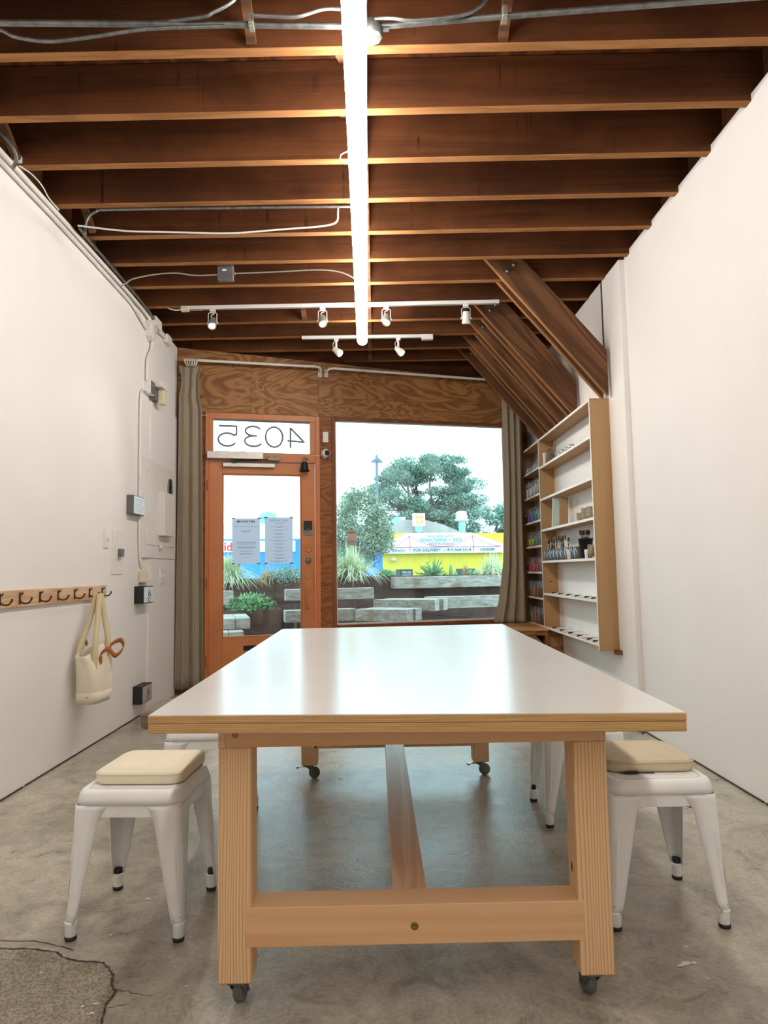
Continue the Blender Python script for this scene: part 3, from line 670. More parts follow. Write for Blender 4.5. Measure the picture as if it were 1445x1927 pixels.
pipe('white_cable', [(-1.95, 3.7, 3.53), (-1.92, 3.7, 3.575), (-1.87, 3.7, 3.53), (-1.85, 3.7, 3.46), (-1.89, 3.7, 3.43), (-1.93, 3.68, 3.435)], 0.004, 'white', 'white cord looping out near the top left corner of the left wall', 'cord')
pipe('white_cable', [(-1.92, 3.62, 3.39), (-1.90, 3.72, 3.40), (-1.895, 3.83, 3.395), (-1.895, 3.91, 3.37), (-1.90, 4.05, 3.372)], 0.004, 'white', 'white cord lying along the painted conduits above the left wall', 'cord')
single('cord_plug', MB().box(-1.95, -1.91, 3.60, 3.68, 3.41, 3.45), 'whiteplastic', 'white plug at the cord loop on top of the left wall', 'plug', bevel=0.006)
pipe('flexible_conduit', [(-1.96, 3.36, 3.47), (-1.90, 3.40, 3.43), (-1.85, 3.42, 3.37), (-1.845, 3.45, 3.32), (-1.88, 3.48, 3.29)], 0.010, 'steel', 'short grey flexible conduit bend at the far upper left', 'pipe')
# ================================================================== LEFT WALL SERVICES
LX = -1.95
pipe('painted_conduit', [(LX+.028, 1.8, 3.35), (LX+.028, 3.43, 3.355), (LX+.028, 4.56, 3.365), (LX+.028, 5.67, 3.365), (LX+.03, 5.80, 3.32)], 0.016, 'wallplate', 'upper white painted conduit along the top of the left wall', 'pipe', sm=3)
pipe('painted_conduit', [(LX+.02, 1.8, 3.31), (LX+.02, 3.45, 3.315), (LX+.02, 4.11, 3.325), (LX+.02, 5.19, 3.325), (LX+.02, 5.45, 3.31), (LX+.02, 5.72, 3.25), (LX+.03, 5.82, 3.24)], 0.013, 'wallplate', 'lower white painted conduit along the top of the left wall', 'pipe', sm=3)
pipe('steel_conduit', [(-1.86, 4.25, 3.36), (-1.88, 4.45, 3.375), (-1.885, 4.82, 3.38), (-1.885, 5.6, 3.37), (-1.90, 5.95, 3.34), (-1.915, 6.02, 3.31)], 0.009, 'steel', 'bare steel conduit beside the painted conduits on the left wall', 'pipe', sm=4)
t = thing('junction_box', (LX, 5.87, 3.27), 'white painted octagonal junction box at the top of the left wall', 'box')
m = MB(T(LX, 5.85, 3.26) @ RY(PI/2)); m.lathe([(0.095, 0), (0.095, 0.05), (0.085, 0.056), (0.0, 0.058)], 8); m.build('box_cover', 'wallplate', t, 0.003)
MB().box(LX, LX+.075, 5.83, 6.0, 3.30, 3.385).build('upper_box', 'wallplate', t, 0.003)
pipe('painted_conduit', [(LX+.022, 5.98, 3.335), (LX+.022, 6.12, 3.335), (LX+.022, 6.28, 3.34)], 0.015, 'wallplate', 'short painted conduit stub right of the octagonal junction box', 'pipe', sm=2)
single('conduit_fitting', MB().box(LX, LX+.05, 6.26, 6.40, 3.30, 3.38), 'wallplate', 'white painted conduit fitting below the ceiling near the plywood wall', 'fitting', bevel=0.01)
pipe('painted_conduit', [(LX+.02, 5.90, 3.20), (LX+.02, 5.885, 3.10), (LX+.02, 5.80, 3.0), (LX+.02, 5.785, 2.90), (LX+.02, 5.785, 2.80)], 0.014, 'wallplate', 'painted conduit dropping from the octagonal box to the transformer box', 'pipe', sm=5)
t = thing('outlet_box', (LX, 5.88, 2.76), 'grey and white outlet box with plugged adapters high on the left wall', 'box')
MB().box(LX, LX+.05, 5.79, 5.90, 2.69, 2.81).build('box_body', 'wallplate', t, 0.004)
MB().box(LX+.05, LX+.054, 5.795, 5.895, 2.695, 2.805).build('box_front', 'grey', t, 0.001)
MB().box(LX, LX+.055, 5.90, 6.02, 2.665, 2.79).build('steel_side', 'steel', t, 0.002)
MB().box(LX+.04, LX+.115, 5.90, 6.02, 2.775, 2.83).build('adapter', 'whiteplastic', t, 0.006)
MB().box(LX+.055, LX+.11, 5.97, 6.06, 2.64, 2.765).build('adapter', 'ivory', t, 0.005)
m = MB(); m.tube(smooth_path([(LX+.09, 6.02, 2.80), (LX+.11, 6.07, 2.79), (LX+.10, 6.11, 2.81)]), 0.012, 8); m.build('plug', 'whiteplastic', t)
pipe('painted_conduit', [(LX+.016, 5.79, 2.705), (LX+.016, 5.69, 2.69), (LX+.016, 5.65, 2.62), (LX+.016, 5.645, 2.42), (LX+.016, 5.655, 1.6), (LX+.016, 5.68, 1.30), (LX+.016, 5.74, 1.2)], 0.011, 'wallplate', 'long painted conduit running down the left wall to the low outlet', 'pipe', sm=5)
t = thing('breaker_panel', (LX+.012, 6.2, 1.7), 'white painted electrical panel door on the left wall beside the curtain', 'panel')
px0, px1, pz0, pz1 = 5.745, 6.66, 1.29, 2.135
MB().box(LX, LX+.022, px0, px1, pz0, pz1).build('panel_frame', 'wallplate', t, 0.003)
MB().box(LX+.022, LX+.028, px0+.06, px1-.05, pz0+.11, pz1-.09).build('panel_door', 'wallplate', t, 0.002)
MB().box(LX+.028, LX+.036, px0+.40, px0+.46, pz0+.08, pz0+.14).box(LX+.028, LX+.045, px0+.42, px0+.47, pz0+.09, pz0+.115).build('latch', 'wallplate', t, 0.002)
m = MB(T(LX+.0285, 6.43, 1.93) @ RY(PI/2)); m.lathe([(0.0, 0), (0.10, 0.0), (0.10, 0.001)], 24, Matrix.Diagonal((1.0, 0.62, 1, 1)), False); m.build('round_hole', 'black', t, label='dark round hole')
m = MB(T(LX+.0285, 6.43, 1.93) @ RY(PI/2)); m.loft([[(0.10*k*math.cos(a), 0.062*k*math.sin(a), z) for a in np.linspace(0, 2*PI, 25)[:-1]] for k, z in ((1.0, 0), (1.0, 0.012), (1.08, 0.012), (1.08, 0))], False); m.build('hole_rim', 'steel', t)
MB().box(LX+.028, LX+.085, 6.11, 6.40, 1.49, 1.88).build('wireless_box', 'wallplate', t, 0.004)
t = thing('wall_sign', (LX, 5.53, 1.70), 'square black framed pale card sign left of the electrical panel', 'sign')
MB().box(LX, LX+.055, 5.40, 5.655, 1.625, 1.775).build('frame', 'grey', t, 0.004)
MB().box(LX+.055, LX+.058, 5.41, 5.645, 1.632, 1.768).build('card', 'signlight', t)
m = MB()
for k in range(6): m.box(LX+.058, LX+.0584, 5.43, 5.63-0.02*(k % 3), 1.745-0.019*k, 1.748-0.019*k)
m.build('text_line', 'inkgrey', t, kind='stuff')
def plate(y0, y1, z0, z1, name, label, cat, extra=None):
    t = thing(name, (LX, (y0+y1)/2, (z0+z1)/2), label, cat)
    MB().box(LX, LX+(.008 if y0 < 5.93 else .020), y0, y1, z0, z1).build('plate', 'wallplate', t, 0.002)
    if extra: extra(t)
    return t
def tog(y, z):
    def f(t): MB().box(LX+.008, LX+(.022 if y < 5.93 else .034), y-.012, y+.012, z-.012, z+.012).build('toggle', 'wallplate', t, 0.003)
    return f
plate(4.962, 5.045, 1.345, 1.475, 'light_switch', 'small white switch plate left of the intercom strip', 'switch', tog(5.015, 1.415))
def ic(t):
    MB().box(LX+.008, LX+.014, 5.17, 5.29, 1.27, 1.37).build('inner_plate', 'wallplate', t, 0.002)
    MB().box(LX+.014, LX+.04, 5.20, 5.265, 1.285, 1.345).build('sensor_block', 'grey', t, 0.003, label='dark grey sensor block')
plate(5.115, 5.33, 1.155, 1.485, 'intercom_plate', 'tall white intercom plate with a small dark grey block', 'intercom', ic)
def oc(t):
    MB().box(LX+.008, LX+.05, 5.69, 5.80, 1.085, 1.18).build('outlet_box', 'ivory', t, 0.003)
    MB().box(LX+.03, LX+.06, 5.80, 5.86, 1.10, 1.165).build('plug', 'whiteplastic', t, 0.004)
plate(5.70, 5.86, 1.075, 1.19, 'wall_outlet', 'ivory outlet with a plug above the upper push plate', 'outlet', oc)
plate(6.215, 6.36, 1.065, 1.20, 'wall_outlet', 'white outlet plate under the electrical panel', 'outlet', tog(6.29, 1.135))
def push(zc, label, face):
    t = thing('push_plate', (LX, 5.72, zc), label, 'door button')
    MB().box(LX, LX+.075, 5.60, 5.845, zc-.07, zc+.07).build('box', 'black', t, 0.004)
    MB().box(LX+.075, LX+.079, 5.612, 5.833, zc-.062, zc+.062).build('face', face, t, 0.001)
    X = face_mat((LX+.0795, 5.73, zc), (0, 1, 0), (0, 0, 1)); m = MB(X)
    m.tube([(0.0, 0.045, 0), (0.0, 0.046, 0)], 0.007, 8); m.tube([(-0.002, 0.038, 0), (0.002, 0.012, 0), (0.022, 0.012, 0), (0.032, -0.008, 0), (0.042, -0.006, 0)], 0.0035, 6)
    m.tube([(0.0, 0.028, 0), (0.020, 0.028, 0)], 0.003, 6)
    m.tube([(0.004+0.022*math.cos(a), 0.002+0.018*math.sin(a), 0) for a in np.linspace(2.0, 5.9, 14)], 0.003, 6)
    put_text(m, 'PUSH TO', T(0, -0.030, 0.0004), 0.10, 0.012, 0.02); put_text(m, 'OPEN', T(0, -0.047, 0.0004), 0.06, 0.012, 0.02)
    m.build('symbol_and_lettering', 'ink', t)
push(0.985, 'upper black push plate with a pale wheelchair symbol face', 'signlight')
push(0.19, 'lower black push plate with grey wheelchair symbol face near the floor', 'signgrey')

# coat rack
t = thing('coat_rack', (LX, 4.1, 1.03), 'pale wooden coat rack board with dark hooks on the left wall', 'coat rack')
MB().box(LX, LX+.02, 2.6, 4.976, 0.985, 1.077).build('board', 'firy', t, 0.002)
hook = None
for k, y in enumerate((2.93, 3.145, 3.36, 3.575, 3.776, 4.0, 4.225, 4.454, 4.683, 4.899)):
    if hook is None:
        m = MB(); O = Vector((LX+.02, 0, 1.03))
        m.loft([[(0.0+t_, a*0.011*s_, b_) for t_, a, s_, b_ in ()] or [(x_, y_*0.010*s_, z_) for (y_, x_) in ((-1, 0), (1, 0), (0.7, 0.004), (-0.7, 0.004))] for z_, s_ in ((-0.030, 0.5), (-0.02, 1.0), (0.025, 1.0), (0.034, 0.6))], True)
        m.tube(smooth_path([(0.003, 0, 0.02), (0.012, 0.002, 0.026), (0.016, 0.002, 0.034)]), 0.0045, 8)
        m.tube(smooth_path([(0.003, 0, -0.014), (0.02, 0.0, -0.024), (0.045, 0, -0.024), (0.060, 0, -0.010), (0.066, 0, 0.006)]), [0.005]*20+[0.0055]*5, 8)
        ho = m.build('hook', 'bronze', None); ho.parent = t; hook = ho
    else:
        ho = hook.copy(); COL.objects.link(ho)
    ho.location = Vector((LX+.02, y, 1.03))-ORG[t.name]

# tote bag on the sixth visible hook
t = thing('tote_bag', (-1.86, 4.56, 0.34), 'natural canvas tote bag with tan leather handles hung on the coat rack', 'bag')
XB = T(-1.835, 4.55, 0.34) @ RZ(-0.12)
def bag_ring(z, w_, d_, cx=0.0, bulge=0.0, n=40):
    out = []
    for k in range(n):
        a = 2*PI*k/n; ca, sa = math.cos(a), math.sin(a)
        p = 4.5; rr = (abs(ca)**p+abs(sa)**p)**(-1/p)
        wob = 1+bulge*math.sin(3*a+z*9)+0.5*bulge*math.sin(5*a-z*14)
        out.append((cx+ca*rr*d_/2*wob, sa*rr*w_/2*wob, z))
    return out
prof = [(0.0, 0.205, 0.135, 0.0, 0), (0.012, 0.215, 0.145, 0, 0), (0.07, 0.235, 0.15, 0.004, .01), (0.14, 0.255, 0.145, 0.006, .03), (0.21, 0.27, 0.13, 0.004, .045), (0.27, 0.285, 0.11, -0.002, .05), (0.325, 0.30, 0.085, -0.01, .05), (0.355, 0.305, 0.075, -0.014, .04)]
rings = [[(x_, y_, z_+(0.035*math.sin((y_/0.15)*1.4)-0.018*abs(y_/0.15))*(z_/0.355)**3) for x_, y_, z_ in bag_ring(z, w_, d_, c, bl)] for z, w_, d_, c, bl in prof]
m = MB(XB); m.loft(rings, False); m.add(rings[0], [tuple(range(39, -1, -1))]); m.build('bag_body', 'canvas', t, solid=0.004)
m = MB(XB); m.loft([[(x_*1.02, y_*1.012, z_) for x_, y_, z_ in r_] for r_ in (bag_ring(0.002, 0.207, 0.138), bag_ring(0.03, 0.226, 0.15), bag_ring(0.072, 0.236, 0.152, 0.004, .01))], False); m.build('base_band', 'canvas', t, solid=0.004)
def strap(pts, wv, mat, name, th=0.004):
    P = smooth_path(pts, 8); m = MB(); m.strip(P, [wv]*len(P)); return m.build(name, mat, t, solid=th)
hk = Vector((-1.868, 4.683, 1.012))
fr = [XB @ Vector(q) for q in ((0.045, -0.085, 0.33), (0.045, 0.085, 0.34), (-0.055, -0.085, 0.335), (-0.055, 0.085, 0.345))]
side = (0.015, 0.010, 0)
strap([fr[0]+Vector((0.004, -.01, -0.30)), fr[0]+Vector((.006, 0, 0)), fr[0].lerp(hk, .5)+Vector((.01, -.01, 0)), hk+Vector((0.012, -0.012, 0.0)), hk+Vector((0.012, 0.004, 0.008))], side, 'strap', 'shoulder_strap')
strap([fr[1]+Vector((0.012, .01, -0.30)), fr[1]+Vector((.006, 0, 0)), fr[1].lerp(hk, .5)+Vector((.01, .01, 0)), hk+Vector((0.014, 0.008, 0.0)), hk+Vector((0.012, -0.002, 0.008))], side, 'strap', 'shoulder_strap')
strap([fr[2]+Vector((0, 0, -0.06)), fr[2], fr[2].lerp(hk, .5), hk+Vector((-0.012, -0.010, 0.002)), hk+Vector((-0.012, 0.004, 0.009))], side, 'strap', 'shoulder_strap')
hp = XB @ Vector((0.058, -0.03, 0.30)); hq = XB @ Vector((0.058, 0.075, 0.32))
m = MB(); P = smooth_path([hp+Vector((0, 0, -0.045)), hp, hp+Vector((.05, .0, .035)), hp+Vector((.085, .03, -.01)), hq+Vector((.10, -.01, .015)), hq+Vector((.07, .02, .06)), hq+Vector((.01, .01, .03)), hq+Vector((0.0, 0.005, -0.03))], 8)
m.strip(P, [(0.004, 0.002, 0.015)]*len(P)); m.build('leather_handle', 'leather', t, solid=0.004)
hp = XB @ Vector((-0.06, -0.03, 0.32)); m = MB(); P = smooth_path([hp, hp+Vector((-.01, -.02, .05)), hp+Vector((-.01, .03, .075)), hp+Vector((-.005, .06, .05)), hp+Vector((0, .07, 0.0))], 8); m.strip(P, [(0.002, 0.012, 0.006)]*len(P)); m.build('leather_handle', 'leather', t, solid=0.004)
m = MB(); c_ = XB @ Vector((0.062, -0.03, 0.265)); m.box(c_.x-.004, c_.x+.004, c_.y-.017, c_.y+.017, c_.z-.028, c_.z+.028); m.build('leather_patch', 'leather', t, 0.003)
m = MB(XB @ T(0.02, -0.117, 0.045) @ RX(PI/2)); m.lathe([(0.004, 0), (0.004, 0.003), (0, 0.004)], 10); m.build('rivet', 'bronze', t)

# ================================================================== CURTAINS AND RODS
def rod(name, pts, br_s, sgn, label):
    t = thing(name, W(pts[0][0], -0.12, 3.25), label, 'curtain rod')
    MB(WB).tube(pts, 0.0135, 12).build('rod', 'white', t)
    MB(WB).box(br_s-.02, br_s+.02, -0.017, -0.012, 3.18, 3.265).build('bracket_plate', 'white', t, 0.002)
    for z in (3.197, 3.248): MB(WB).lathe([(0.006, 0), (0.004, 0.003)], 8, T(br_s, -0.017, z) @ RX(PI/2)).build('bracket_screw', 'grey', t)
    return t
rod('curtain_rod', [(-1.93, -0.12, 3.248), (-0.75, -0.12, 3.253), (-0.64, -0.12, 3.256), (-0.595, -0.108, 3.252), (-0.577, -0.07, 3.235), (-0.577, -0.014, 3.222)], -0.577, 1, 'white curtain rod above the door, left of the two rods')
rod('curtain_rod', [(1.66, -0.12, 3.215), (0.3, -0.12, 3.235), (-0.44, -0.12, 3.247), (-0.49, -0.108, 3.245), (-0.511, -0.07, 3.232), (-0.511, -0.014, 3.222)], -0.511, -1, 'white curtain rod above the shop window, right of the two rods')
def curtain(name, ext, nf, amp, label, zs, ph, nc=-0.12):
    """ext(z)->(s0,s1); sheet with folds"""
    t = thing(name, W(ext(0.1)[0], nc, zs[-1]), label, 'curtain')
    n = 110; rings = []
    for z in zs:
        s0, s1 = ext(z); row = []
        u_ = (z-zs[-1])/(zs[0]-zs[-1])
        A = amp*(0.55+0.45*(1-u_))
        for k in range(n+1):
            q = k/n
            f = math.sin(q*nf*2*PI+ph+0.5*math.sin(z*0.9)); g = math.sin(q*nf*4.3*PI+1.7+z*0.35)
            row.append((s0+(s1-s0)*(q+0.018*math.sin(q*nf*4*PI+ph)), nc+A*f+A*0.28*g, z+(0.012*math.sin(q*nf*2*PI+1) if z == zs[0] else 0)))
        rings.append(row)
    m = MB(WB); m.loft(rings, False, False); m.build('cloth', 'linen', t, solid=0.003)
    return t
zsL = [3.185, 3.15, 3.10]+list(np.linspace(3.0, 0.06, 26))
def extL(z):
    u_ = (3.185-z)/3.12
    return (-1.985-0.02*u_+(0.02 if 2.9 < z < 3.12 else 0), -1.775+0.035*u_-(0.025 if 2.8 < z < 3.12 else 0))
cl = curtain('curtain', extL, 2.5, 0.034, 'taupe linen curtain hanging to the floor left of the orange door', zsL, 0.4, -0.10)
for k in range(6):
    m = MB(WB @ T(-1.93+0.022*k, -0.12, 3.222) @ RY(PI/2+0.15*(k-2.5))); m.loft([[((0.036+0.0045*math.cos(b_))*math.cos(a), (0.036+0.0045*math.cos(b_))*math.sin(a), 0.0045*math.sin(b_)) for b_ in np.linspace(0, 2*PI, 7)[:-1]] for a in np.linspace(0, 2*PI, 20)], False)
    m.build('curtain_ring', 'white', cl)
zsR = list(np.linspace(3.20, 1.3, 14))+list(np.linspace(1.22, 0.575, 16))
def extR(z):
    zz = [0.575, 0.62, 0.8, 1.2, 2.0, 3.2]
    return (float(np.interp(z, zz, [1.27, 1.275, 1.33, 1.395, 1.435, 1.43])), float(np.interp(z, zz, [1.645, 1.645, 1.64, 1.635, 1.632, 1.66])))
cr = curtain('curtain', extR, 3.0, 0.032, 'taupe linen curtain gathered onto the bench between window and shelves', zsR, 1.2, -0.115)

# ================================================================== WALL DEVICES AT THE DOOR
t = thing('door_closer', W(-1.44, -0.03, 2.32), 'silver door closer box above the orange door leaf', 'door closer')
MB(WB).box(-1.718, -1.168, -0.085, -0.022, 2.282, 2.355).build('closer_body', 'alu', t, 0.004)
MB(WB).box(-1.565, -1.048, -0.055, -0.024, 2.205, 2.245).build('slide_track', 'alu', t, 0.003)
MB(WB).tube([(-1.46, -0.05, 2.262), (-1.10, -0.062, 2.285), (-1.03, -0.062, 2.292)], 0.006, 8).box(-1.475, -1.435, -0.06, -0.035, 2.24, 2.28).build('arm', 'blackmetal', t)
MB(WB).box(-1.125, -1.005, -0.078, -0.05, 2.272, 2.312).tube([(-1.145, -0.06, 2.29), (-0.995, -0.06, 2.296)], 0.010, 8).build('elbow', 'steel', t, 0.004)
t = thing('shop_bell', W(-0.752, -0.05, 2.24), 'small black bell hanging on the upper right of the orange door', 'bell')
m = MB(WB @ T(-0.752, -0.062, 2.172)); m.lathe([(0.050, 0.0), (0.052, 0.004), (0.044, 0.014), (0.038, 0.03), (0.035, 0.06), (0.032, 0.082), (0.022, 0.096), (0.0, 0.10)], 20, None, False); m.lathe([(0.0, -0.008), (0.010, -0.004), (0.008, 0.004), (0, 0.006)], 10); m.build('bell_body', 'blackmetal', t)
m = MB(WB); m.tube([(-0.752+0.022*math.cos(a), -0.062, 2.285+0.014*math.sin(a)) for a in np.linspace(0, 2*PI, 16)], 0.004, 6); m.tube([(-0.71, -0.02, 2.30), (-0.745, -0.06, 2.318), (-0.77, -0.06, 2.312)], 0.004, 6); m.build('bell_hanger', 'steel', t)
single('motion_sensor', MB(WB).box(-0.556, -0.499, -0.045, -0.012, 2.482, 2.592).box(-0.549, -0.506, -0.050, -0.044, 2.50, 2.535), 'whiteplastic', 'small white motion sensor on the plywood post above the camera', 'sensor', bevel=0.006)
t = thing('security_camera', W(-0.53, -0.03, 2.36), 'small white security camera with black lens on the plywood post', 'camera')
m = MB(WB @ T(-0.533, -0.05, 2.365) @ RZ(0.35)); m.lathe([(0.0, -0.04), (0.03, -0.038), (0.041, -0.02), (0.043, 0.02), (0.036, 0.034), (0.0, 0.036)], 24, RX(PI/2)); m.build('camera_body', 'whiteplastic', t)
m = MB(WB @ T(-0.533, -0.05, 2.365) @ RZ(0.35)); m.loft([rrect(0.052, 0.052, 0.014, 4, 0, 0, z) for z in (0.030, 0.040)], True, X=RX(PI/2)); m.build('lens', 'black', t)
MB(WB).box(-0.555, -0.52, -0.035, -0.012, 2.315, 2.345).tube([(-0.537, -0.025, 2.33), (-0.537, -0.04, 2.345)], 0.012, 8).build('mount', 'whiteplastic', t, 0.003)
m = MB(WB).tube([(-0.578, -0.03, 2.345), (-0.62, -0.035, 2.338), (-0.66, -0.03, 2.345)], 0.002, 5); m.build('camera_wire', 'white', t)
pipe('picture_wire', [W(-1.79, -0.03, 2.723), W(-1.735, -0.03, 2.72), W(-1.70, -0.03, 2.715)], 0.003, 'white', 'thin white wire with clip left of the transom', 'wire', sm=0)

# posters on the door glass (seen through from behind: lettering mirrored)
def poster(s0, s1, z0, z1, label, lines, sub=None, bold=0.03):
    t = thing('poster', W((s0+s1)/2, 0.0, (z0+z1)/2), label, 'poster')
    MB(WB).add([(s0, .0075, z0), (s1, .0075, z0), (s1, .0075, z1), (s0, .0075, z1)], [(0, 1, 2, 3)]).build('paper', 'paper', t)
    m = MB(WB)
    for a in (s0, s1-0.022):
        for z in (z0-0.004, z1-0.006): m.box(a-.006, a+.026, 0.005, 0.006, z, z+0.011)
    m.build('tape', 'ink', t)
    X = WB @ face_mat(((s0+s1)/2, 0.006, z1-0.032), (-1, 0, 0), (0, 0, 1))
    m = MB(X); put_text(m, 'ART ROOM', Matrix.Identity(4), (s1-s0)*0.66, 0.022, bold); m.build('mirrored_title', 'ink' if bold > .02 else 'inkgrey', t)
    m = MB(WB)
    for z, wd in lines:
        c_ = (s0+s1)/2+random.uniform(-.003, .003); m.box(c_-wd/2, c_+wd/2, 0.0060, 0.0064, z-0.0018, z+0.0018)
    m.build('text_line', 'inkgrey', t, kind='stuff')
poster(-1.469, -1.197, 1.238, 1.694, 'left lavender notice taped on the door glass', [(1.612, .25), (1.568, .10), (1.558, .08), (1.455, .2), (1.443, .18), (1.43, .17), (1.41, .2), (1.40, .18), (1.388, .15), (1.365, .13), (1.342, .13), (1.33, .12), (1.30, .06)])
poster(-1.147, -0.868, 1.238, 1.704, 'right lavender notice taped on the door glass, with many short lines', [(1.645, .10)]+[(1.612-0.035*k, .14+.03*math.sin(k*2)) for k in range(11)]+[(1.602-0.035*k, .07) for k in range(11)], bold=0.0)
t = thing('window_notice', W(-0.247, 0.03, 1.495), 'small beige paper notice stuck low on the shop window', 'notice')
MB(WB).box(-0.300, -0.195, 0.0425, 0.0445, 1.418, 1.573).build('paper', 'beigepaper', t)
m = MB(WB)
for z, wd, hh in ((1.556, .085, .005), (1.540, .06, .003), (1.470, .08, .002), (1.452, .085, .002), (1.444, .085, .002), (1.428, .05, .0015)): m.box(-0.247-wd/2, -0.247+wd/2, 0.0419, 0.0424, z-hh/1.2, z+hh/1.2)
m.build('text_line', 'ink', t, kind='stuff')
# ================================================================== WINDOW BENCH AND SHELF
t = thing('window_bench', (1.2, 7.0, 0), 'plywood window bench under the shop window, right of the table end', 'bench')
MB().prism([(-0.38, 6.95), (0.75, 6.745), (1.665, 6.745), (1.665, 7.60), (1.45, 7.555), (-0.38, 7.11)], 0.540, 0.562, 'Z').build('bench_top', 'bench', t, 0.002)
MB().box(0.75, 1.665, 6.765, 6.79, 0.495, 0.539).box(1.635, 1.668, 6.765, 6.795, 0.0, 0.495).build('face_frame', 'ply', t, 0.002)
MB().prism([(0.75, 0.0), (1.635, 0.0), (1.635, 0.40), (1.545, 0.494), (0.75, 0.494)], 6.795, 6.81, 'Y').build('face_panel', 'ply', t)
MB().box(1.672, 1.815, 6.80, 6.82, 0.0, 0.535).build('side_panel', 'ply', t)
MB().box(1.640, 1.655, 6.812, 7.5, 0.0, 0.535).build('side_panel', 'ply', t)
MB().box(-0.36, 0.748, 6.97, 6.99, 0.0, 0.538).build('face_panel', 'ply', t)

SX0, SX1 = 1.667, 1.8195
sh = thing('wall_shelf', (1.80, 6.5, 0.55), 'maple wall shelf unit with many shelves on the right wall', 'shelf')
def sboard(name, y0, y1, z0, z1, x0=SX0, x1=SX1, mat='shelf'):
    m = MB().box(x0, x1, y0, y1, z0, z1); m.mi[5] = 1
    return m.build(name, [mat, 'edge'], sh, 0.001, seg=1)
sboard('side_panel', 5.220, 5.244, 0.520, 2.452, mat='shelfv'); sboard('side_panel', 7.815, 7.838, 0.545, 2.452, mat='shelfv')
sboard('divider', 6.902, 6.926, 0.575, 2.430, mat='shelfv')
sboard('top_board', 5.2445, 7.8145, 2.430, 2.452)
RZS = [2.154, 1.831, 1.522, 1.210, 0.893]; LZS = [2.170, 1.902, 1.632, 1.372, 1.103, 0.840]
for z in RZS: sboard('shelf_board', 5.2445, 6.9015, z-.011, z+.011)
for z in LZS: sboard('shelf_board', 6.9265, 7.8145, z-.011, z+.011)
sboard('bottom_board', 5.2445, 7.8145, 0.553, 0.575)
MB().box(1.775, 1.8195, 5.16, 5.2195, 0.498, 0.53).box(1.775, 1.8195, 5.2445, 6.70, 0.52, 0.5525).build('wall_cleat', 'brace', sh)
m = MB()
for z in RZS+[0.564, 2.441]:
    for x in (1.712, 1.775): m.lathe([(0.0045, 0), (0.0045, 0.0015)], 8, T(x, 5.2198, z) @ RX(PI/2))
m.build('plug_hole', 'brass', sh, kind='stuff')
MB().box(1.73, 1.755, 6.9012, 6.9018, 1.01, 1.018).build('cable_slot', 'black', sh)

def colmat(name, h): return plain(name, C(h), 0.55, var=0.06, scale=40)
def make_jar(h, r, neck=True):
    t = thing('glass_jar', (0, 0, 0), 'jar', 'jar')
    if neck: pr = [(r*.85, 0), (r, 0.006), (r, h*.62), (r*.97, h*.70), (r*.72, h*.80), (r*.66, h*.84), (r*.66, h*.93), (r*.74, h*.94), (r*.74, h*.99), (0, h)]
    else: pr = [(r*.9, 0), (r, 0.006), (r, h*.86), (r*.92, h*.90), (r*.92, h*.93), (r*1.0, h*.94), (r*1.0, h*.995), (0, h)]
    MB().lathe(pr, 16, None, False).build('jar_glass', 'jar', t)
    MB().lathe([(0, .005), (r*.9, .005), (r*.93, .01), (r*.93, h*(.52 if neck else .60)), (0, h*(.53 if neck else .61))], 14, None, False).build('contents', 'white', t)
    return t
protoN = make_jar(0.155, 0.034, True); protoW = make_jar(0.165, 0.040, False); protoG = make_jar(0.075, 0.026, False)
used = {}
JY = [7.74, 7.575, 7.42, 7.265, 7.11, 6.985]
def jar_row(proto, key, z, cols, rowname, grp, ys=JY, x=1.708):
    ords = ['first', 'second', 'third', 'fourth', 'fifth', 'sixth']
    for i, (y, (cn, hx)) in enumerate(zip(ys, cols)):
        loc = (x, y, z+0.0112)
        lab = f'{cn} jar, {ords[i]} from the curtain on the {rowname}'
        if key not in used: r_ = proto; used[key] = 1; r_.location = loc; r_['label'] = lab; r_['group'] = grp
        else: r_ = dup(proto, loc, random.random()*6, lab, grp)
        for ch in r_.children:
            if ch.name.startswith('contents'):
                ch.data = ch.data.copy(); ch.data.materials[0] = colmat('pigment', hx)
G_ = 'jars in the narrow shelf bay'
jar_row(protoG, 'g', 2.170, [('small clear glass', '#8f9a9c'), ('small clear glass', '#9aa6a8'), ('small clear glass', '#7f8d92'), ('small clear glass', '#98a3a6'), ('small clear glass', '#8a979c'), ('small clear glass', '#8a979c')], 'topmost narrow shelf', G_, [7.66, 7.54, 7.41, 7.28, 7.155, 7.03], 1.70)
jar_row(protoW, 'w', 1.902, [('clear white-filled', '#cfccc6'), ('clear white-filled', '#e9e9e8'), ('clear pale-filled', '#d9d8d4'), ('clear pale-filled', '#cfcbc4'), ('clear grey-filled', '#b9b9b8'), ('clear grey-filled', '#a9acae')], 'second narrow shelf', G_)
jar_row(protoN, 'n', 1.632, [('dark purple', '#6a2f78'), ('violet', '#8a2f8f'), ('bright blue', '#2f78c9'), ('steel blue', '#5a93b0'), ('pale green', '#8fb7a4'), ('pale teal', '#7fb0a8')], 'third narrow shelf with blues and purples', G_)
jar_row(protoN, 'n', 1.372, [('orange', '#f28a1c'), ('yellow', '#e3d92a'), ('lime yellow', '#c3cc3c'), ('green', '#52b985'), ('grey green', '#7f9b97'), ('grey', '#7d8b90')], 'fourth narrow shelf with greens and yellows', G_)
jar_row(protoN, 'n', 1.103, [('hot pink', '#f2206f'), ('rose red', '#ee4260'), ('coral red', '#f0504c'), ('raspberry', '#e8466e'), ('dusty pink', '#c77a86'), ('mauve', '#a77a86')], 'fifth narrow shelf with pinks and reds', G_)
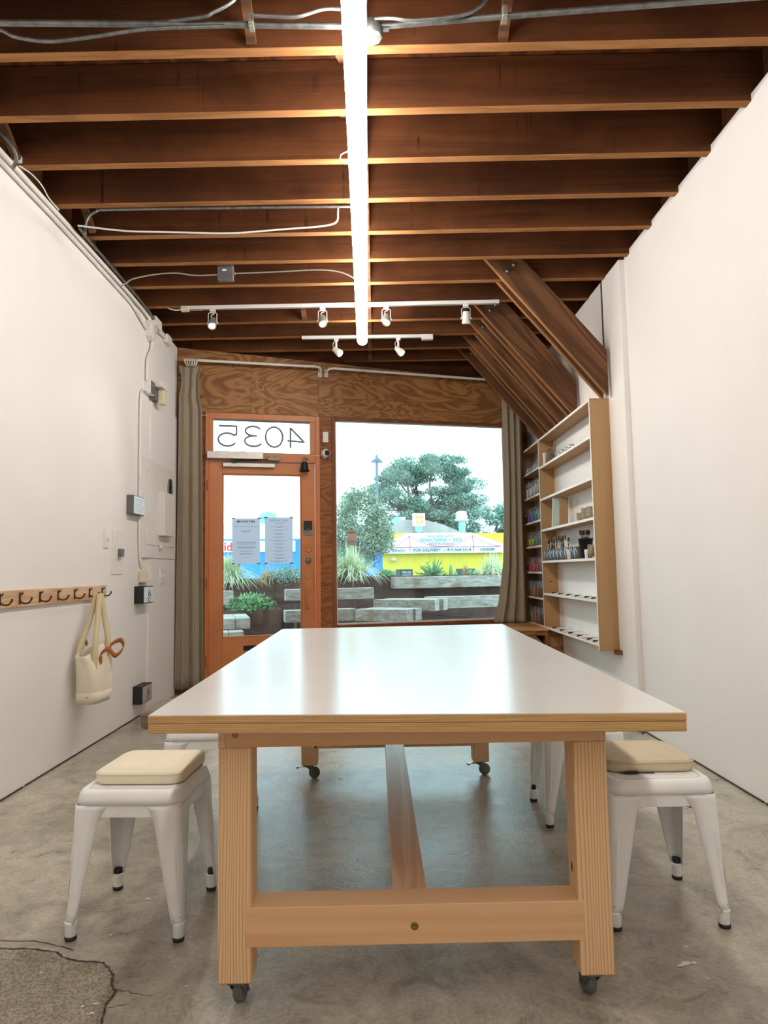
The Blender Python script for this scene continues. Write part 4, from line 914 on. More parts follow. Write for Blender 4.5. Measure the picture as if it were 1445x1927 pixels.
jar_row(protoW, 'w', 0.840, [('beige', '#a9a283'), ('olive green', '#8a8a5a'), ('ochre', '#b9863c'), ('rust brown', '#a05a34'), ('dark brown', '#6a4a3c'), ('black', '#3a3634')], 'sixth narrow shelf with browns', G_)
jar_row(protoW, 'w', 0.562, [('pale sand', '#bdb4a4'), ('straw yellow', '#d9b64a'), ('brick red', '#b9604a'), ('rose brown', '#b0686a'), ('charcoal', '#45464a'), ('dark grey', '#34363a')], 'lowest narrow shelf', G_)

# right bay, second shelf from the top: cylinder, dried bundle, beads
zb = 2.154+.0112
single('white_vial', MB(T(1.70, 6.80, zb)).lathe([(0.016, 0), (0.017, 0.002), (0.014, 0.06), (0.018, 0.125), (0.019, 0.13), (0.0, 0.131)], 16), 'whiteplastic', 'slim white vial beside the divider on the top open shelf', 'vial')
m = MB()
for k in range(26):
    a = random.uniform(-.7, .9); b_ = random.uniform(-.3, .3); h = random.uniform(.08, .17)
    p0 = Vector((1.72+random.uniform(-.02, .02), 6.60+random.uniform(-.03, .03), zb+0.003)); p2 = p0+Vector((b_*h*.4, -a*h*.6, h*.85))
    m.tube([p0, p0.lerp(p2, .5)+Vector((random.uniform(-.01, .01), random.uniform(-.012, .012), .01)), p2], [0.005, 0.004, 0.002], 5)
    m.lathe([(0, -.008), (0.008, 0), (0.006, .008), (0, .012)], 6, T(*p2))
single('dried_twigs', m, 'bark', 'bundle of dried twigs and pods on the top open shelf', 'twigs')
for k, (y, r_) in enumerate(((6.46, .010), (6.38, .012), (6.29, .011), (6.18, .020), (6.05, .024), (5.92, .024), (5.80, .026), (5.66, .012), (5.5, .010), (5.36, .009))):
    X = T(1.695, y, zb+r_*0.62)
    m = MB(X); m.loft([[((r_+r_*.38*math.cos(b_))*math.cos(a), (r_+r_*.38*math.cos(b_))*math.sin(a), r_*.6*math.sin(b_)) for b_ in np.linspace(0, 2*PI, 9)[:-1]] for a in np.linspace(0, 2*PI, 17)], False)
    single('glass_ring', m, 'jar', f'small clear glass ring, {["first","second","third","fourth","fifth","sixth","seventh","eighth","ninth","tenth"][k]} along the top open shelf from the twigs', 'ring', 'glass rings on the top open shelf')
# third shelf: pad, board, cup stacks
zb = 1.522+.0112
Xp = T(1.70, 6.49, zb+0.003) @ RZ(0.10) @ RX(0.19)
t = thing('paper_pad', (1.70, 6.45, zb), 'pale blue white paper pad leaning on the third open shelf', 'paper pad')
MB(Xp).box(-0.03, 0.085, -0.007, 0.007, 0, 0.27).build('sheets', plain('aqua_white_paper', (0.66, 0.86, 0.86, 1), .7, var=.02), t)
m = MB(Xp)
for k in range(22): m.box(-0.0312, -0.028, -0.008, 0.0065, 0.008+0.012*k, 0.014+0.012*k)
m.build('torn_edge', 'white', t, kind='stuff')
Xp = T(1.715, 6.30, zb+0.003) @ RZ(0.10) @ RX(0.14)
t = thing('drawing_board', (1.71, 6.30, zb), 'brown board leaning against the wall beside the paper pad', 'board')
MB(Xp).box(-0.025, 0.05, -0.008, 0.008, 0, 0.255).build('board', 'brace', t, 0.002)
MB(Xp).box(-0.025, 0.05, -0.016, -0.0085, 0, 0.25).build('face_sheet', 'shelfv', t, 0.001)
cupm = plain('oat_ceramic', (0.45, 0.42, 0.34, 1), 0.5, var=.06)
for k, (y, n_) in enumerate(((5.70, 2), (5.565, 3), (5.425, 3))):
    for q in range(n_):
        single('stacked_cup', MB(T(1.705, y, zb+0.027*q)).lathe([(0.022, 0), (0.024, 0.001), (0.033, 0.038), (0.035, 0.042), (0.031, 0.042), (0.022, 0.006), (0, 0.005)], 18, None, False), cupm,
            f'oat coloured cup, {["bottom","second","third"][q]} of the {["left","middle","right"][k]} stack on the third open shelf', 'cup', 'stacked cups on the third open shelf')
# fourth shelf: cups with brushes
zb = 1.210+.0112
cup_y = [6.83, 6.735, 6.62, 6.49, 6.365, 6.245, 6.10, 5.935, 5.81]
cupmat = M['cup']
def cup_mb(r, h): return MB().lathe([(r*.78, 0), (r*.8, .002), (r, h), (r*.97, h), (r*.77, .005), (0, .004)], 18, None, False)
cproto = cup_mb(.036, .105).build('brush_cup', cupmat)
ordn = ['first', 'second', 'third', 'fourth', 'fifth', 'sixth', 'seventh', 'eighth', 'ninth']
for k, y in enumerate(cup_y):
    o = cproto if k == 0 else cproto.copy()
    if k: COL.objects.link(o)
    o.location = (1.705, y, zb); tag(o, f'smoked grey brush cup, {ordn[k]} from the divider on the brush shelf', 'cup', 'smoked cups on the brush shelf')
t = thing('brush_tub', (1.725, 5.645, zb), 'black tapered tub packed with black handled brushes on the shelf', 'tub')
MB(T(1.725, 5.645, zb)).lathe([(0.040, 0), (0.042, .002), (0.058, .155), (0.061, .155), (0.061, .165), (0.056, .165), (0.038, .008), (0, .006)], 20, None, False).build('tub_body', 'black', t)
def brush(h, hw, mats):
    m = MB(); m.tube([(0, 0, 0), (0, 0, h*.5), (0, 0, h*.72)], [.003, .0045, .004], 6); m.cur = 1
    m.tube([(0, 0, h*.72), (0, 0, h*.80)], [.005, .006], 6); m.cur = 2
    m.loft([[(x_*hw, y_*.004, z_) for x_, y_ in ((-1, -1), (1, -1), (1, 1), (-1, 1))] for z_, hw in ((h*.80, hw), (h*.93, hw*1.15), (h, hw*.6))], True)
    return m.build('paintbrush', mats)
bp = [brush(.20, .008, ['black', 'alu', 'bronze']), brush(.185, .006, ['brace', 'alu', 'black']), brush(.21, .009, ['white', 'alu', 'bark'])]
first = [True]*3
def put_brush(x, y, z, tilt, kind, lab, grp):
    o = bp[kind]
    if not first[kind]: o = o.copy(); COL.objects.link(o)
    first[kind] = False
    o.location = (x, y, z); o.rotation_euler = (tilt[0], tilt[1], random.random()*3); tag(o, lab, 'paintbrush', grp)
kl = ['black handled paintbrush standing in a smoked cup on the shelf', 'wooden handled paintbrush with black bristles in a smoked cup', 'white handled paintbrush with brown bristles in a smoked cup']
for k, y in enumerate(cup_y[:7]):
    for q in range(1 if k == 0 else 4):
        kd = random.choice((0, 1, 2))
        put_brush(1.705+random.uniform(-.012, .012), y+random.uniform(-.012, .012), zb+.012, (random.uniform(-.16, .16), random.uniform(-.12, .12)), kd, kl[kd], f'brushes in the smoked cups, kind {["black","wooden","white"][kd]}')
bt = bp[0].copy()
for q in range(9):
    o = bp[0].copy(); COL.objects.link(o); a = q*2.4; o.location = (1.725+.018*math.cos(a), 5.645+.018*math.sin(a), zb+.035); o.rotation_euler = (random.uniform(-.13, .13), random.uniform(-.13, .13), a)
    tag(o, 'black handled paintbrush standing in the black tub', 'paintbrush', 'brushes in the black tub')
bpy.data.objects.remove(bt)
MBk = MB(T(1.69, 6.02, zb+.003) @ RX(-0.52)); MBk.box(-0.013, 0.013, -.003, .003, 0, .23)
single('bamboo_stick', MBk, 'edge', 'long pale bamboo stick leaning across the smoked cups', 'stick')
single('white_cup', MB(T(1.70, 5.525, zb)).lathe([(0.020, 0), (0.024, .05), (0.024, .07), (0.021, .07), (0.018, .006), (0, .005)], 16, None, False), 'whiteplastic', 'small white cup right of the black tub', 'cup')
t = thing('sponge_jar', (1.705, 5.41, zb), 'clear jar of tan sponges at the right end of the brush shelf', 'jar')
MB(T(1.705, 5.41, zb)).lathe([(0.036, 0), (0.038, .005), (0.038, .09), (0.033, .10), (0.035, .108), (0, .109)], 18, None, False).build('jar_glass', 'jar', t)
m = MB()
for q in range(9):
    a = q*2.1; m.lathe([(0, -.016), (0.013, -.01), (0.015, 0), (0.012, .012), (0, .016)], 7, T(1.705+.016*math.cos(a), 5.41+.016*math.sin(a), zb+.022+.008*q))
m.build('sponge', plain('tan_sponge', C('#c79a63'), .9, var=.15, scale=60, bump=.3), t, kind='stuff')
# lower shelves: flat white palettes with dark clips
def clip_board(x, y, z, label, grp):
    t = thing('clipboard', (x, y, z), label, 'clipboard', grp)
    MB(T(x, y, z)).box(-0.01, 0.135, -0.10, 0.10, 0, 0.004).build('board', 'white', t)
    m = MB(T(x, y, z)); m.box(-0.014, 0.012, -0.016, 0.016, -0.0005, 0.014); m.tube([(0.01, -0.010, 0.010), (0.035, -0.006, 0.016), (0.035, 0.006, 0.016), (0.01, 0.010, 0.010)], .0016, 5); m.build('binder_clip', 'blackmetal', t, 0.002)
    return t
for nm, zq, ys in (('upper', 0.893+.0112, (6.58, 6.33, 6.066, 5.807, 5.541, 5.36)), ('lowest', 0.564+.0112, (6.59, 6.325, 6.046, 5.792, 5.516, 5.36))):
    pr = None
    for k, y in enumerate(ys):
        lab = f'flat white clipboard with dark clip, {ordn[k]} from the divider on the {nm} clipboard shelf'
        if pr is None: pr = clip_board(1.682, y, zq, lab, f'clipboards on the {nm} clipboard shelf')
        else: dup(pr, (1.682, y, zq+0.0), random.uniform(-.05, .05) if k < 5 else 0, lab)

# ================================================================== TABLE
t = thing('work_table', (0.1, 3.1, 0), 'large white topped plywood work table on casters in the room centre', 'table')
cor = [(-0.59, 1.808), (0.758, 1.722), (0.819, 4.541), (-0.603, 4.438)]
def slab(z0, z1, inset=0.0):
    cx = sum(p[0] for p in cor)/4; cy_ = sum(p[1] for p in cor)/4
    P = [(x-(inset if x > cx else -inset), y-(inset if y > cy_ else -inset)) for x, y in cor]
    return MB().prism(P, z0, z1, 'Z')
slab(0.7695, 0.7885).build('upper_ply', 'plyedge', t, 0.0012, seg=1); slab(0.7440, 0.7688, 0.0005).build('lower_ply', 'plyedge', t, 0.0015, seg=1)
slab(0.7885, 0.7900, 0.0015).build('laminate_top', 'laminate', t)
lx = [(-0.431, -0.342), (0.523, 0.613)]; ly = [(1.90, 1.99), (3.925, 4.015)]
for a, b_ in lx:
    for c_, d_ in ly: MB().box(a, b_, c_, d_, 0.080, 0.682).build('leg', 'fir', t, 0.004)
for a, b_ in ((-0.431, -0.412), (0.594, 0.613)): MB().box(a, b_, 1.900, 4.015, 0.6825, 0.7435).build('side_apron', 'firy', t, 0.001)
for y in (1.900, 3.978): MB().box(-0.4115, 0.5935, y, y+0.037, 0.6825, 0.7435).build('end_apron', 'firx', t, 0.001)
for y0, y1 in ((1.8985, 1.99), (3.925, 4.0165)): MB().box(-0.359, 0.537, y0, y1, 0.170, 0.271).build('lower_rail', 'firx', t, 0.0025)
MB().box(0.032, 0.126, 1.9905, 3.9245, 0.231, 0.2695).build('long_stretcher', 'firy', t, 0.002)
m = MB(T(0.087, 1.8985, 0.217) @ RX(PI/2)); m.lathe([(0.010, 0), (0.010, 0.002), (0.006, 0.002), (0.004, 0.0005), (0, 0.0005)], 14); m.build('rail_bolt', 'brass', t)
for x in (-0.385, 0.567):
    m = MB(T(x, 1.90, 0.716) @ RX(PI/2)); m.lathe([(0.008, 0), (0.008, 0.0015), (0.004, 0.0005), (0, 0.0005)], 12); m.build('apron_screw', 'brass', t)
MB().prism([(0.508+0.006*math.cos(a), 0.33+0.016*math.sin(a)) for a in np.linspace(0, 2*PI, 13)[:-1]], 1.94, 1.956, 'Y').X
m = MB(T(0.5228, 1.955, 0.335) @ RY(-PI/2)); m.lathe([(0.014, 0), (0.009, 0.0008), (0, 0.001)], 12, Matrix.Diagonal((1, .6, 1, 1))); m.build('knot', 'crack', t)
cast = None
for xi, a in enumerate(lx):
    for yi, b_ in enumerate(ly):
        cx, cy_ = (a[0]+a[1])/2-0.002, (b_[0]+b_[1])/2
        rr = -0.2 if yi == 0 else -1.45
        if xi == 1 and yi == 0: rr = 0.25
        if cast is None:
            m = MB(); m.box(-0.036, 0.036, -0.036, 0.036, 0.076, 0.0798); m.lathe([(0.022, 0.064), (0.024, 0.076)], 14)
            m.prism([(-0.018, 0.068), (0.020, 0.068), (0.034, 0.024), (0.018, 0.024)], -0.020, -0.017, 'X' if False else 'Y', RZ(PI/2)); m.prism([(-0.018, 0.068), (0.020, 0.068), (0.034, 0.024), (0.018, 0.024)], 0.017, 0.020, 'Y', RZ(PI/2))
            m.box(-0.020, 0.020, -0.02, 0.02, 0.062, 0.067); m.lathe([(0.005, -0.024), (0.005, 0.024)], 8, T(0, 0.026, 0.031) @ RY(PI/2))
            c1 = m.build('caster', 'steel', None, 0.0008, seg=1); c1.parent = t
            m = MB(); m.lathe([(0.010, -0.014), (0.026, -0.013), (0.031, -0.008), (0.031, 0.008), (0.026, 0.013), (0.010, 0.014)], 22, T(0, 0.026, 0.031) @ RY(PI/2)); w1 = m.build('wheel', 'greyrub', None); w1.parent = c1
            m = MB(); m.box(-0.014, 0.014, -0.062, -0.018, 0.064, 0.068); m.box(-0.014, 0.014, -0.074, -0.060, 0.058, 0.069); v1 = m.build('brake_lever', 'alu', None, 0.001); lever = v1
            cast = c1; o = c1
        else:
            o = cast.copy(); COL.objects.link(o)
            q = w1.copy(); COL.objects.link(q); q.parent = o
        if yi == 1:
            q = lever if xi == 0 else lever.copy()
            if xi: COL.objects.link(q)
            q.parent = o
        o.location = Vector((cx, cy_, 0))-ORG[t.name]; o.rotation_euler = (0, 0, rr)

# ================================================================== STOOLS
def half(z): return 0.174+0.016*((0.41-z)/0.41)+0.003*max(0, (0.08-z)/0.08)
def make_stool():
    t = thing('metal_stool', (0, 0, 0), 'stool', 'stool')
    m = MB(); S_ = 0.348
    rg = [rrect(S_+.004, S_+.004, .050, 6, 0, 0, .412), rrect(S_, S_, .050, 6, 0, 0, .430), rrect(S_-.008, S_-.008, .048, 6, 0, 0, .444), rrect(S_-.020, S_-.020, .044, 6, 0, 0, .452), rrect(S_-.036, S_-.036, .038, 6, 0, 0, .455), rrect(S_-.07, S_-.07, .03, 6, 0, 0, .4535)]
    m.loft(rg, False); m.add(rg[-1], [tuple(range(len(rg[-1])))]); m.build('seat', 'whitemetal', t, solid=0.003)
    zz = [.4115, .395, .375, .35, .31, .25, .19, .13, .08, .052]
    def wd(z): return float(np.interp(z, [.052, .13, .25, .35, .385, .4115], [.032, .046, .066, .082, .094, .112]))
    for sx in (-1, 1):
        for sy in (-1, 1):
            rings = []
            for z in zz:
                h = half(z); w_ = wd(z); r_ = min(0.022, w_*.45); P = [(h-w_, h), (h-w_*.6, h), (h-r_, h)]
                for k in (1, 2, 3, 4): a = PI/2*(1-k/5); P.append((h-r_+r_*math.cos(a), h-r_+r_*math.sin(a)))
                P += [(h, h-r_), (h, h-w_*.6), (h, h-w_)]
                rings.append([(sx*x, sy*y, z) for x, y in P])
            m = MB(); m.loft(rings, False, False)
            lg = m.build('leg', 'whitemetal', t, solid=0.0025)
            m = MB()
            for (ux, uy) in ((0, 1), (1, 0)):
                pr = []
                for z in np.linspace(.30, .125, 9):
                    h = half(z); q = h-wd(z)*.30
                    sc_ = min(1, (0.302-z)/.02+.05, (z-.123)/.02+.05); wv = .0065*sc_**.5
                    base_ = [(q-wv, h-.001), (q-wv*.5, h+.0028*sc_), (q+wv*.5, h+.0028*sc_), (q+wv, h-.001)]
                    pr.append([(sx*a, sy*b_, z) if uy else (sx*b_, sy*a, z) for a, b_ in base_])
                m.loft(pr, False, False)
            m.build('pressed_rib', 'whitemetal', t)
            c_ = half(.03)-.017
            MB(T(sx*c_, sy*c_, 0)).lathe([(.0165, .012), (.0175, .014), (.0185, .050), (.020, .056), (.016, .058)], 16).build('foot_sleeve', 'whitemetal', t)
            MB(T(sx*c_, sy*c_, 0)).lathe([(.0165, 0), (.0185, .003), (.0185, .013), (.014, .0135), (.014, .075), (.0, .078)], 16).build('rubber_foot', 'black', t)
    for k in range(4):
        h = half(.393); m = MB(RZ(k*PI/2)); m.box(-h+.07, h-.07, h-.0035, h-.001, .374, .412)
        m.build('apron', 'whitemetal', t, 0.0008, seg=1)
    m = MB()
    for a in (PI/4, -PI/4): m.box(-.235, .235, -.011, .011, .352, .356, RZ(a) @ T(0, 0, .004 if a > 0 else 0))
    m.build('cross_brace', 'grey', t)
    return t
SG = 'white metal stools around the table'
s1 = make_stool(); s1.location = (-0.803, 2.467, 0); s1.rotation_euler = (0, 0, -0.06); s1['group'] = SG
s1['label'] = 'white metal stool with cream cushion, front left of the table'
dup(s1, (0.920, 2.462, 0), 0.0, 'white metal stool with sand cushion, front right of the table', SG)
dup(s1, (-0.780, 3.305, 0), 0.03, 'white metal stool with taupe cushion, behind the front left stool', SG)
dup(s1, (0.934, 3.340, 0), -0.02, 'white metal stool without cushion, behind the front right stool', SG)
def cushion(loc, rz, mat, w_, d_, h, label, puff=0.0, tie=False):
    t = thing('seat_cushion', (0, 0, 0), label, 'cushion')
    prof = [(-.012, 0.0), (-.003, .1), (0, .3), (0.001, .5), (0, .7), (-.003, .9), (-.012, 1.0)]
    rg = [rrect(w_+2*i, d_+2*i, .045+i, 7, 0, 0, h*k) for i, k in prof]
    rg = [rrect(w_-.06, d_-.06, .03, 7, 0, 0, 0.0)]+rg+[rrect(w_-.06, d_-.06, .03, 7, 0, 0, h*1.0+.002+puff), rrect(w_-.16, d_-.16, .02, 7, 0, 0, h*1.0+.003+puff*1.4)]
    MB().loft(rg, True).build('cover', mat, t)
    P = rrect(w_+.003, d_+.003, .046, 7, 0, 0, h*.82); MB().tube(P+[P[0]], .0016, 5).build('seam', mat, t)
    if tie:
        m = MB(); m.tube(smooth_path([(-w_/2+.03, -d_/2-.004, .004), (-.10, -d_/2-.006, .002), (-.07, -d_/2-.006, .003), (0.0, -d_/2-.004, .001)]), .0018, 5); m.box(-.10, -.055, -d_/2-.010, -d_/2, 0, .007); m.build('tie', 'black', t)
    t.location = loc; t.rotation_euler = (0, 0, rz); return t
cushion((-0.795, 2.503, .456), -0.05, 'cream', .300, .300, .042, 'cream linen seat cushion on the front left stool')
cushion((0.925, 2.52, .456), 0.0, 'sand', .300, .285, .040, 'sand coloured seat cushion with black tie on the front right stool', tie=True)
cushion((-0.905, 3.34, .4565), 0.05, 'taupe', .36, .34, .075, 'thick taupe cushion on the stool behind the front left stool', 0.004)
m = MB(); m.tube(smooth_path([(1.80, 4.99, .004), (1.835, 4.95, .006), (1.82, 4.91, .012), (1.84, 4.87, .004), (1.81, 4.83, .004)]), .005, 6); m.tube(smooth_path([(1.81, 4.95, .004), (1.79, 4.92, .014), (1.82, 4.88, .004)]), .004, 6)
single('loose_cord', m, 'bronze', 'small loose brown cord lying on the floor at the right wall', 'cord')

# ================================================================== OUTSIDE
out = struct(MB(WB).box(-14, 30, 0.11, 95, -0.22, -0.12).build('ground', 'asphalt'))
def beam(s, n, z0, z1, ln, wd_, rot, label, grp='grey timber beams of the street seating'):
    c_ = W(s, n, z0); X = WB @ T(s, n, 0) @ RZ(rot)
    t = tag(MB(X).box(0, ln, 0, wd_, z0, z1).build('timber_beam', 'timber', None, 0.005), label, 'timber beam', grp)
    return t
pl = thing('steel_planter', W(0.7, 3.5, -0.12), 'long dark rusted steel planter wall across the street seating', 'planter')
MB(WB).box(-2.4, 4.2, 3.50, 3.53, -0.12, 1.062).build('front_plate', 'rust', pl); MB(WB).box(-2.4, 4.2, 4.15, 4.18, -0.12, 1.05).build('back_plate', 'rust', pl)
MB(WB).box(-2.4, 4.2, 3.53, 4.15, 0.7, 0.98).build('soil', 'crack', pl)
MB(WB).box(0.985, 1.06, 3.492, 3.50, -0.1, 1.06).box(-0.72, -0.715, 3.494, 3.50, -0.1, 1.06).build('plate_seam', 'rust', pl)
p2 = thing('steel_planter', W(-1.1, 2.6, -0.12), 'low rusted steel planter box seen through the door glass', 'planter')
MB(WB).box(-1.62, -0.70, 2.62, 2.64, -0.12, 0.64).box(-1.62, -0.70, 3.2, 3.22, -0.12, 0.64).box(-0.72, -0.70, 2.62, 3.2, -0.12, 0.64).build('steel_sides', 'rust', p2)
MB(WB).box(-1.60, -0.72, 2.64, 3.2, 0.5, 0.58).build('soil', 'crack', p2)
beam(1.088, 3.27, 0.868, 1.046, 2.9, 0.225, 0, 'topmost long grey timber beam fixed on the planter wall')
beam(-0.66, 2.50, 0.757, 0.912, 1.24, 0.20, 0, 'grey timber backrest beam left of the window middle')
beam(-0.73, 1.95, 0.500, 0.655, 0.93, 0.22, 0, 'lower left grey timber seat beam behind the window post')
beam(0.16, 1.80, 0.505, 0.655, 0.72, 0.21, -0.70, 'pale slanting beam at the bottom left of the shop window, left of a pair')
beam(0.33, 1.97, 0.505, 0.655, 0.72, 0.21, -0.70, 'slanting beam with brown cut end at the bottom of the window, right of a pair')
beam(0.55, 2.44, 0.588, 0.745, 0.90, 0.21, -0.62, 'pale slanting beam in the window middle, left of a pair')
beam(0.74, 2.62, 0.588, 0.745, 0.90, 0.21, -0.62, 'slanting beam with stained cut end in the window middle, right of a pair')
beam(1.40, 2.55, 0.585, 0.755, 2.2, 0.21, 0, 'long grey timber seat beam at the right of the window')
beam(-1.545, 2.45, 0.480, 0.607, 0.95, 0.17, -PI/2, 'dark grey beam end stacked in the door glass, upper left of four')
beam(-1.37, 2.45, 0.480, 0.607, 0.95, 0.17, -PI/2, 'brown beam end stacked in the door glass, upper right of four')
beam(-1.63, 1.85, 0.34, 0.474, 0.70, 0.165, -PI/2, 'beam end low in the door glass, lower left of four')
beam(-1.46, 1.85, 0.34, 0.474, 0.70, 0.165, -PI/2, 'beam end low in the door glass, lower right of four')
beam(-2.05, 2.70, 0.715, 0.905, 0.70, 0.20, 0.05, 'pale short beam at the left edge of the door glass')
def post(s, n, z1, label): single('steel_post', MB(WB).box(s-.012, s+.012, n, n+.03, -.12, z1), 'steel', label, 'post')
post(-0.50, 2.72, 0.90, 'thin steel post holding the backrest beam, left one'); post(0.35, 2.72, 0.90, 'thin steel post holding the backrest beam, right one')
single('dark_backing', MB(WB).box(0.2, 4.2, 3.0, 3.04, -0.12, 0.60).box(-0.72, 0.2, 2.75, 2.79, -0.12, 0.48), 'rust', 'dark steel riser under the street seating beams', 'riser')

def np_mesh(name, V, F, mat, parent=None, kind='stuff'):
    org = ORG.get(parent.name, Vector((0, 0, 0))) if parent is not None else Vector((0, 0, 0))
    A = np.array(WB)[:3, :3]; V = V @ A.T + np.array(WB)[:3, 3] - np.array(org)
    me = bpy.data.meshes.new(name); nf, k = F.shape
    me.vertices.add(len(V)); me.vertices.foreach_set('co', V.astype(np.float32).ravel())
    me.loops.add(nf*k); me.loops.foreach_set('vertex_index', F.astype(np.int32).ravel())
    me.polygons.add(nf); me.polygons.foreach_set('loop_start', np.arange(0, nf*k, k, dtype=np.int32))
    me.update(calc_edges=True); me.validate()
    me.materials.append(M[mat] if isinstance(mat, str) else mat)
    o = bpy.data.objects.new(name, me); COL.objects.link(o)
    if parent is not None: o.parent = parent
    if kind: o['kind'] = kind
    return o
def leaf_quads(P, size, aspect=0.5, flat=0.0):
    n = len(P); d = RNG.normal(size=(n, 3)); d[:, 2] += flat; d /= np.linalg.norm(d, axis=1, keepdims=True)
    u = RNG.normal(size=(n, 3)); b = np.cross(d, u); b /= np.linalg.norm(b, axis=1, keepdims=True)
    L = (size*RNG.uniform(.6, 1.3, n))[:, None]; a = d*L; w_ = b*L*aspect*.5
    c3 = np.cross(d, b)*L*0.12
    V = np.stack([P, P+a*.5+w_+c3, P+a, P+a*.5-w_+c3], 1).reshape(-1, 3)
    return V, np.arange(4*n).reshape(n, 4)
def ell(c, r, n, shell=0.6):
    d = RNG.normal(size=(n, 3)); d /= np.linalg.norm(d, axis=1, keepdims=True)
    return np.array(c)+d*np.array(r)*(RNG.uniform(shell, 1, (n, 1))**.7)
def limb(m, a, b, r0, r1, wob=.3):
    a, b = Vector(a), Vector(b); ps = []
    for k in range(6):
        q = k/5; ps.append(a.lerp(b, q)+Vector((random.uniform(-wob, wob), random.uniform(-wob, wob), random.uniform(-wob, wob)*.6+wob*math.sin(q*PI)))*(0 if k in (0, 5) else 1))
    m.tube(ps, [r0+(r1-r0)*k/5 for k in range(6)], 8)
# big cypress behind the restaurant
t = thing('cypress_tree', W(14.1, 43, -0.12), 'large spreading cypress tree behind the yellow restaurant', 'tree')
m = MB(WB); m.tube([(14.1, 43, -0.12), (14.2, 43, 2.5), (14.1, 43, 4.2)], [.75, .6, .55], 10)
cl_ = []
random.seed(21)
for k in range(62):
    a = random.uniform(0.03, PI-0.03); rr = random.uniform(.45, 1.0)**.6
    cx = 14.4+math.cos(a)*4.2*rr*(1.0 if math.cos(a) > 0 else .92); cz = 5.2+math.sin(a)*4.6*rr+(0.25 if cx > 15.5 else 0)
    cl_.append((cx, 43+random.uniform(-2.2, 2.2), cz, random.uniform(.7, 1.15)))
for k in range(34):
    a = random.uniform(0.0, PI); rr = random.uniform(.12, .62)
    cl_.append((14.6+math.cos(a)*4.4*rr, 43+random.uniform(-1.8, 1.8), 4.7+math.sin(a)*4.2*rr, random.uniform(.6, .95)))
cl_ += [(10.9, 43, 8.0, .45), (11.6, 42.6, 8.5, .6), (16.4, 43, 9.7, .8), (15.2, 43, 9.6, .8), (18.1, 43, 7.9, .6), (17.7, 43, 8.6, .6), (10.5, 43, 7.2, .5)]
random.seed(22)
for c_ in cl_[::3]:
    limb(m, (14.1+random.uniform(-.3, .3), 43, 3.6+random.uniform(0, .9)), (c_[0], c_[1], c_[2]-.15), .15, .04, .35)
m.build('trunk_and_limbs', 'bark', t)
PP = np.concatenate([ell((c_[0], c_[1], c_[2]), (c_[3]*1.05, c_[3]*.9, c_[3]*.48), int(680*c_[3]), .3) for c_ in cl_])
V, F = leaf_quads(PP, 0.155, .5, .5); np_mesh('foliage', V, F, 'cypress', t)
# far trees right and left
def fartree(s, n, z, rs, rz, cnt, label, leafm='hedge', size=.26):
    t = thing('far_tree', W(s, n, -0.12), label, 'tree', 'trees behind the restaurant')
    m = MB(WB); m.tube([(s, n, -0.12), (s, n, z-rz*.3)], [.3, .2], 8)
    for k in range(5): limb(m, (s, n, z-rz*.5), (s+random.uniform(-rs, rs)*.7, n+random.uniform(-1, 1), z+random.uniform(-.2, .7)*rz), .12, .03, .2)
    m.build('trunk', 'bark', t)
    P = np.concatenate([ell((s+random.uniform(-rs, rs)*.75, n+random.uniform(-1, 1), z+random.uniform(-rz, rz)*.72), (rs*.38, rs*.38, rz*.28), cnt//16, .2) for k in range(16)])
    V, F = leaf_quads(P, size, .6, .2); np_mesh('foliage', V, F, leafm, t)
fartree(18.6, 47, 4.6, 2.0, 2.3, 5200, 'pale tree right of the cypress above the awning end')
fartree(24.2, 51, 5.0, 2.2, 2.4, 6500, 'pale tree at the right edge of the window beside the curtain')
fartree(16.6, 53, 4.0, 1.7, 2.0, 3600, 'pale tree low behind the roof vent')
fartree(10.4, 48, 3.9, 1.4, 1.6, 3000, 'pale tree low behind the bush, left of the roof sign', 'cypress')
# bush tree across the street
t = thing('bush_tree', W(3.17, 15.35, -0.12), 'dense rounded street tree in front of the blue building', 'tree')
m = MB(WB); m.tube([(3.15, 15.35, -0.12), (3.15, 15.35, 1.6)], [.12, .09], 8)
for k in range(6): limb(m, (3.15, 15.35, 1.3), (3.15+random.uniform(-.7, .7), 15.35+random.uniform(-.5, .5), 2.6+random.uniform(-.5, .9)), .05, .015, .08)
m.build('trunk', 'bark', t)
PP = [ell((3.17, 15.35, 2.45), (1.0, .9, 1.35), 8000, .45)]
random.seed(5)
for k in range(30):
    a = random.uniform(0, 2*PI); r_ = random.uniform(.5, .95); PP.append(ell((3.17+r_*1.0*math.cos(a), 15.35-random.uniform(0, .8), 2.45+r_*1.38*math.sin(a)), (.32, .3, .28), 260, .2))
PP = np.concatenate(PP); PP = PP[PP[:, 2] > 1.0]
V, F = leaf_quads(PP, 0.085, .5, .2); np_mesh('foliage', V, F, 'bushleaf', t)

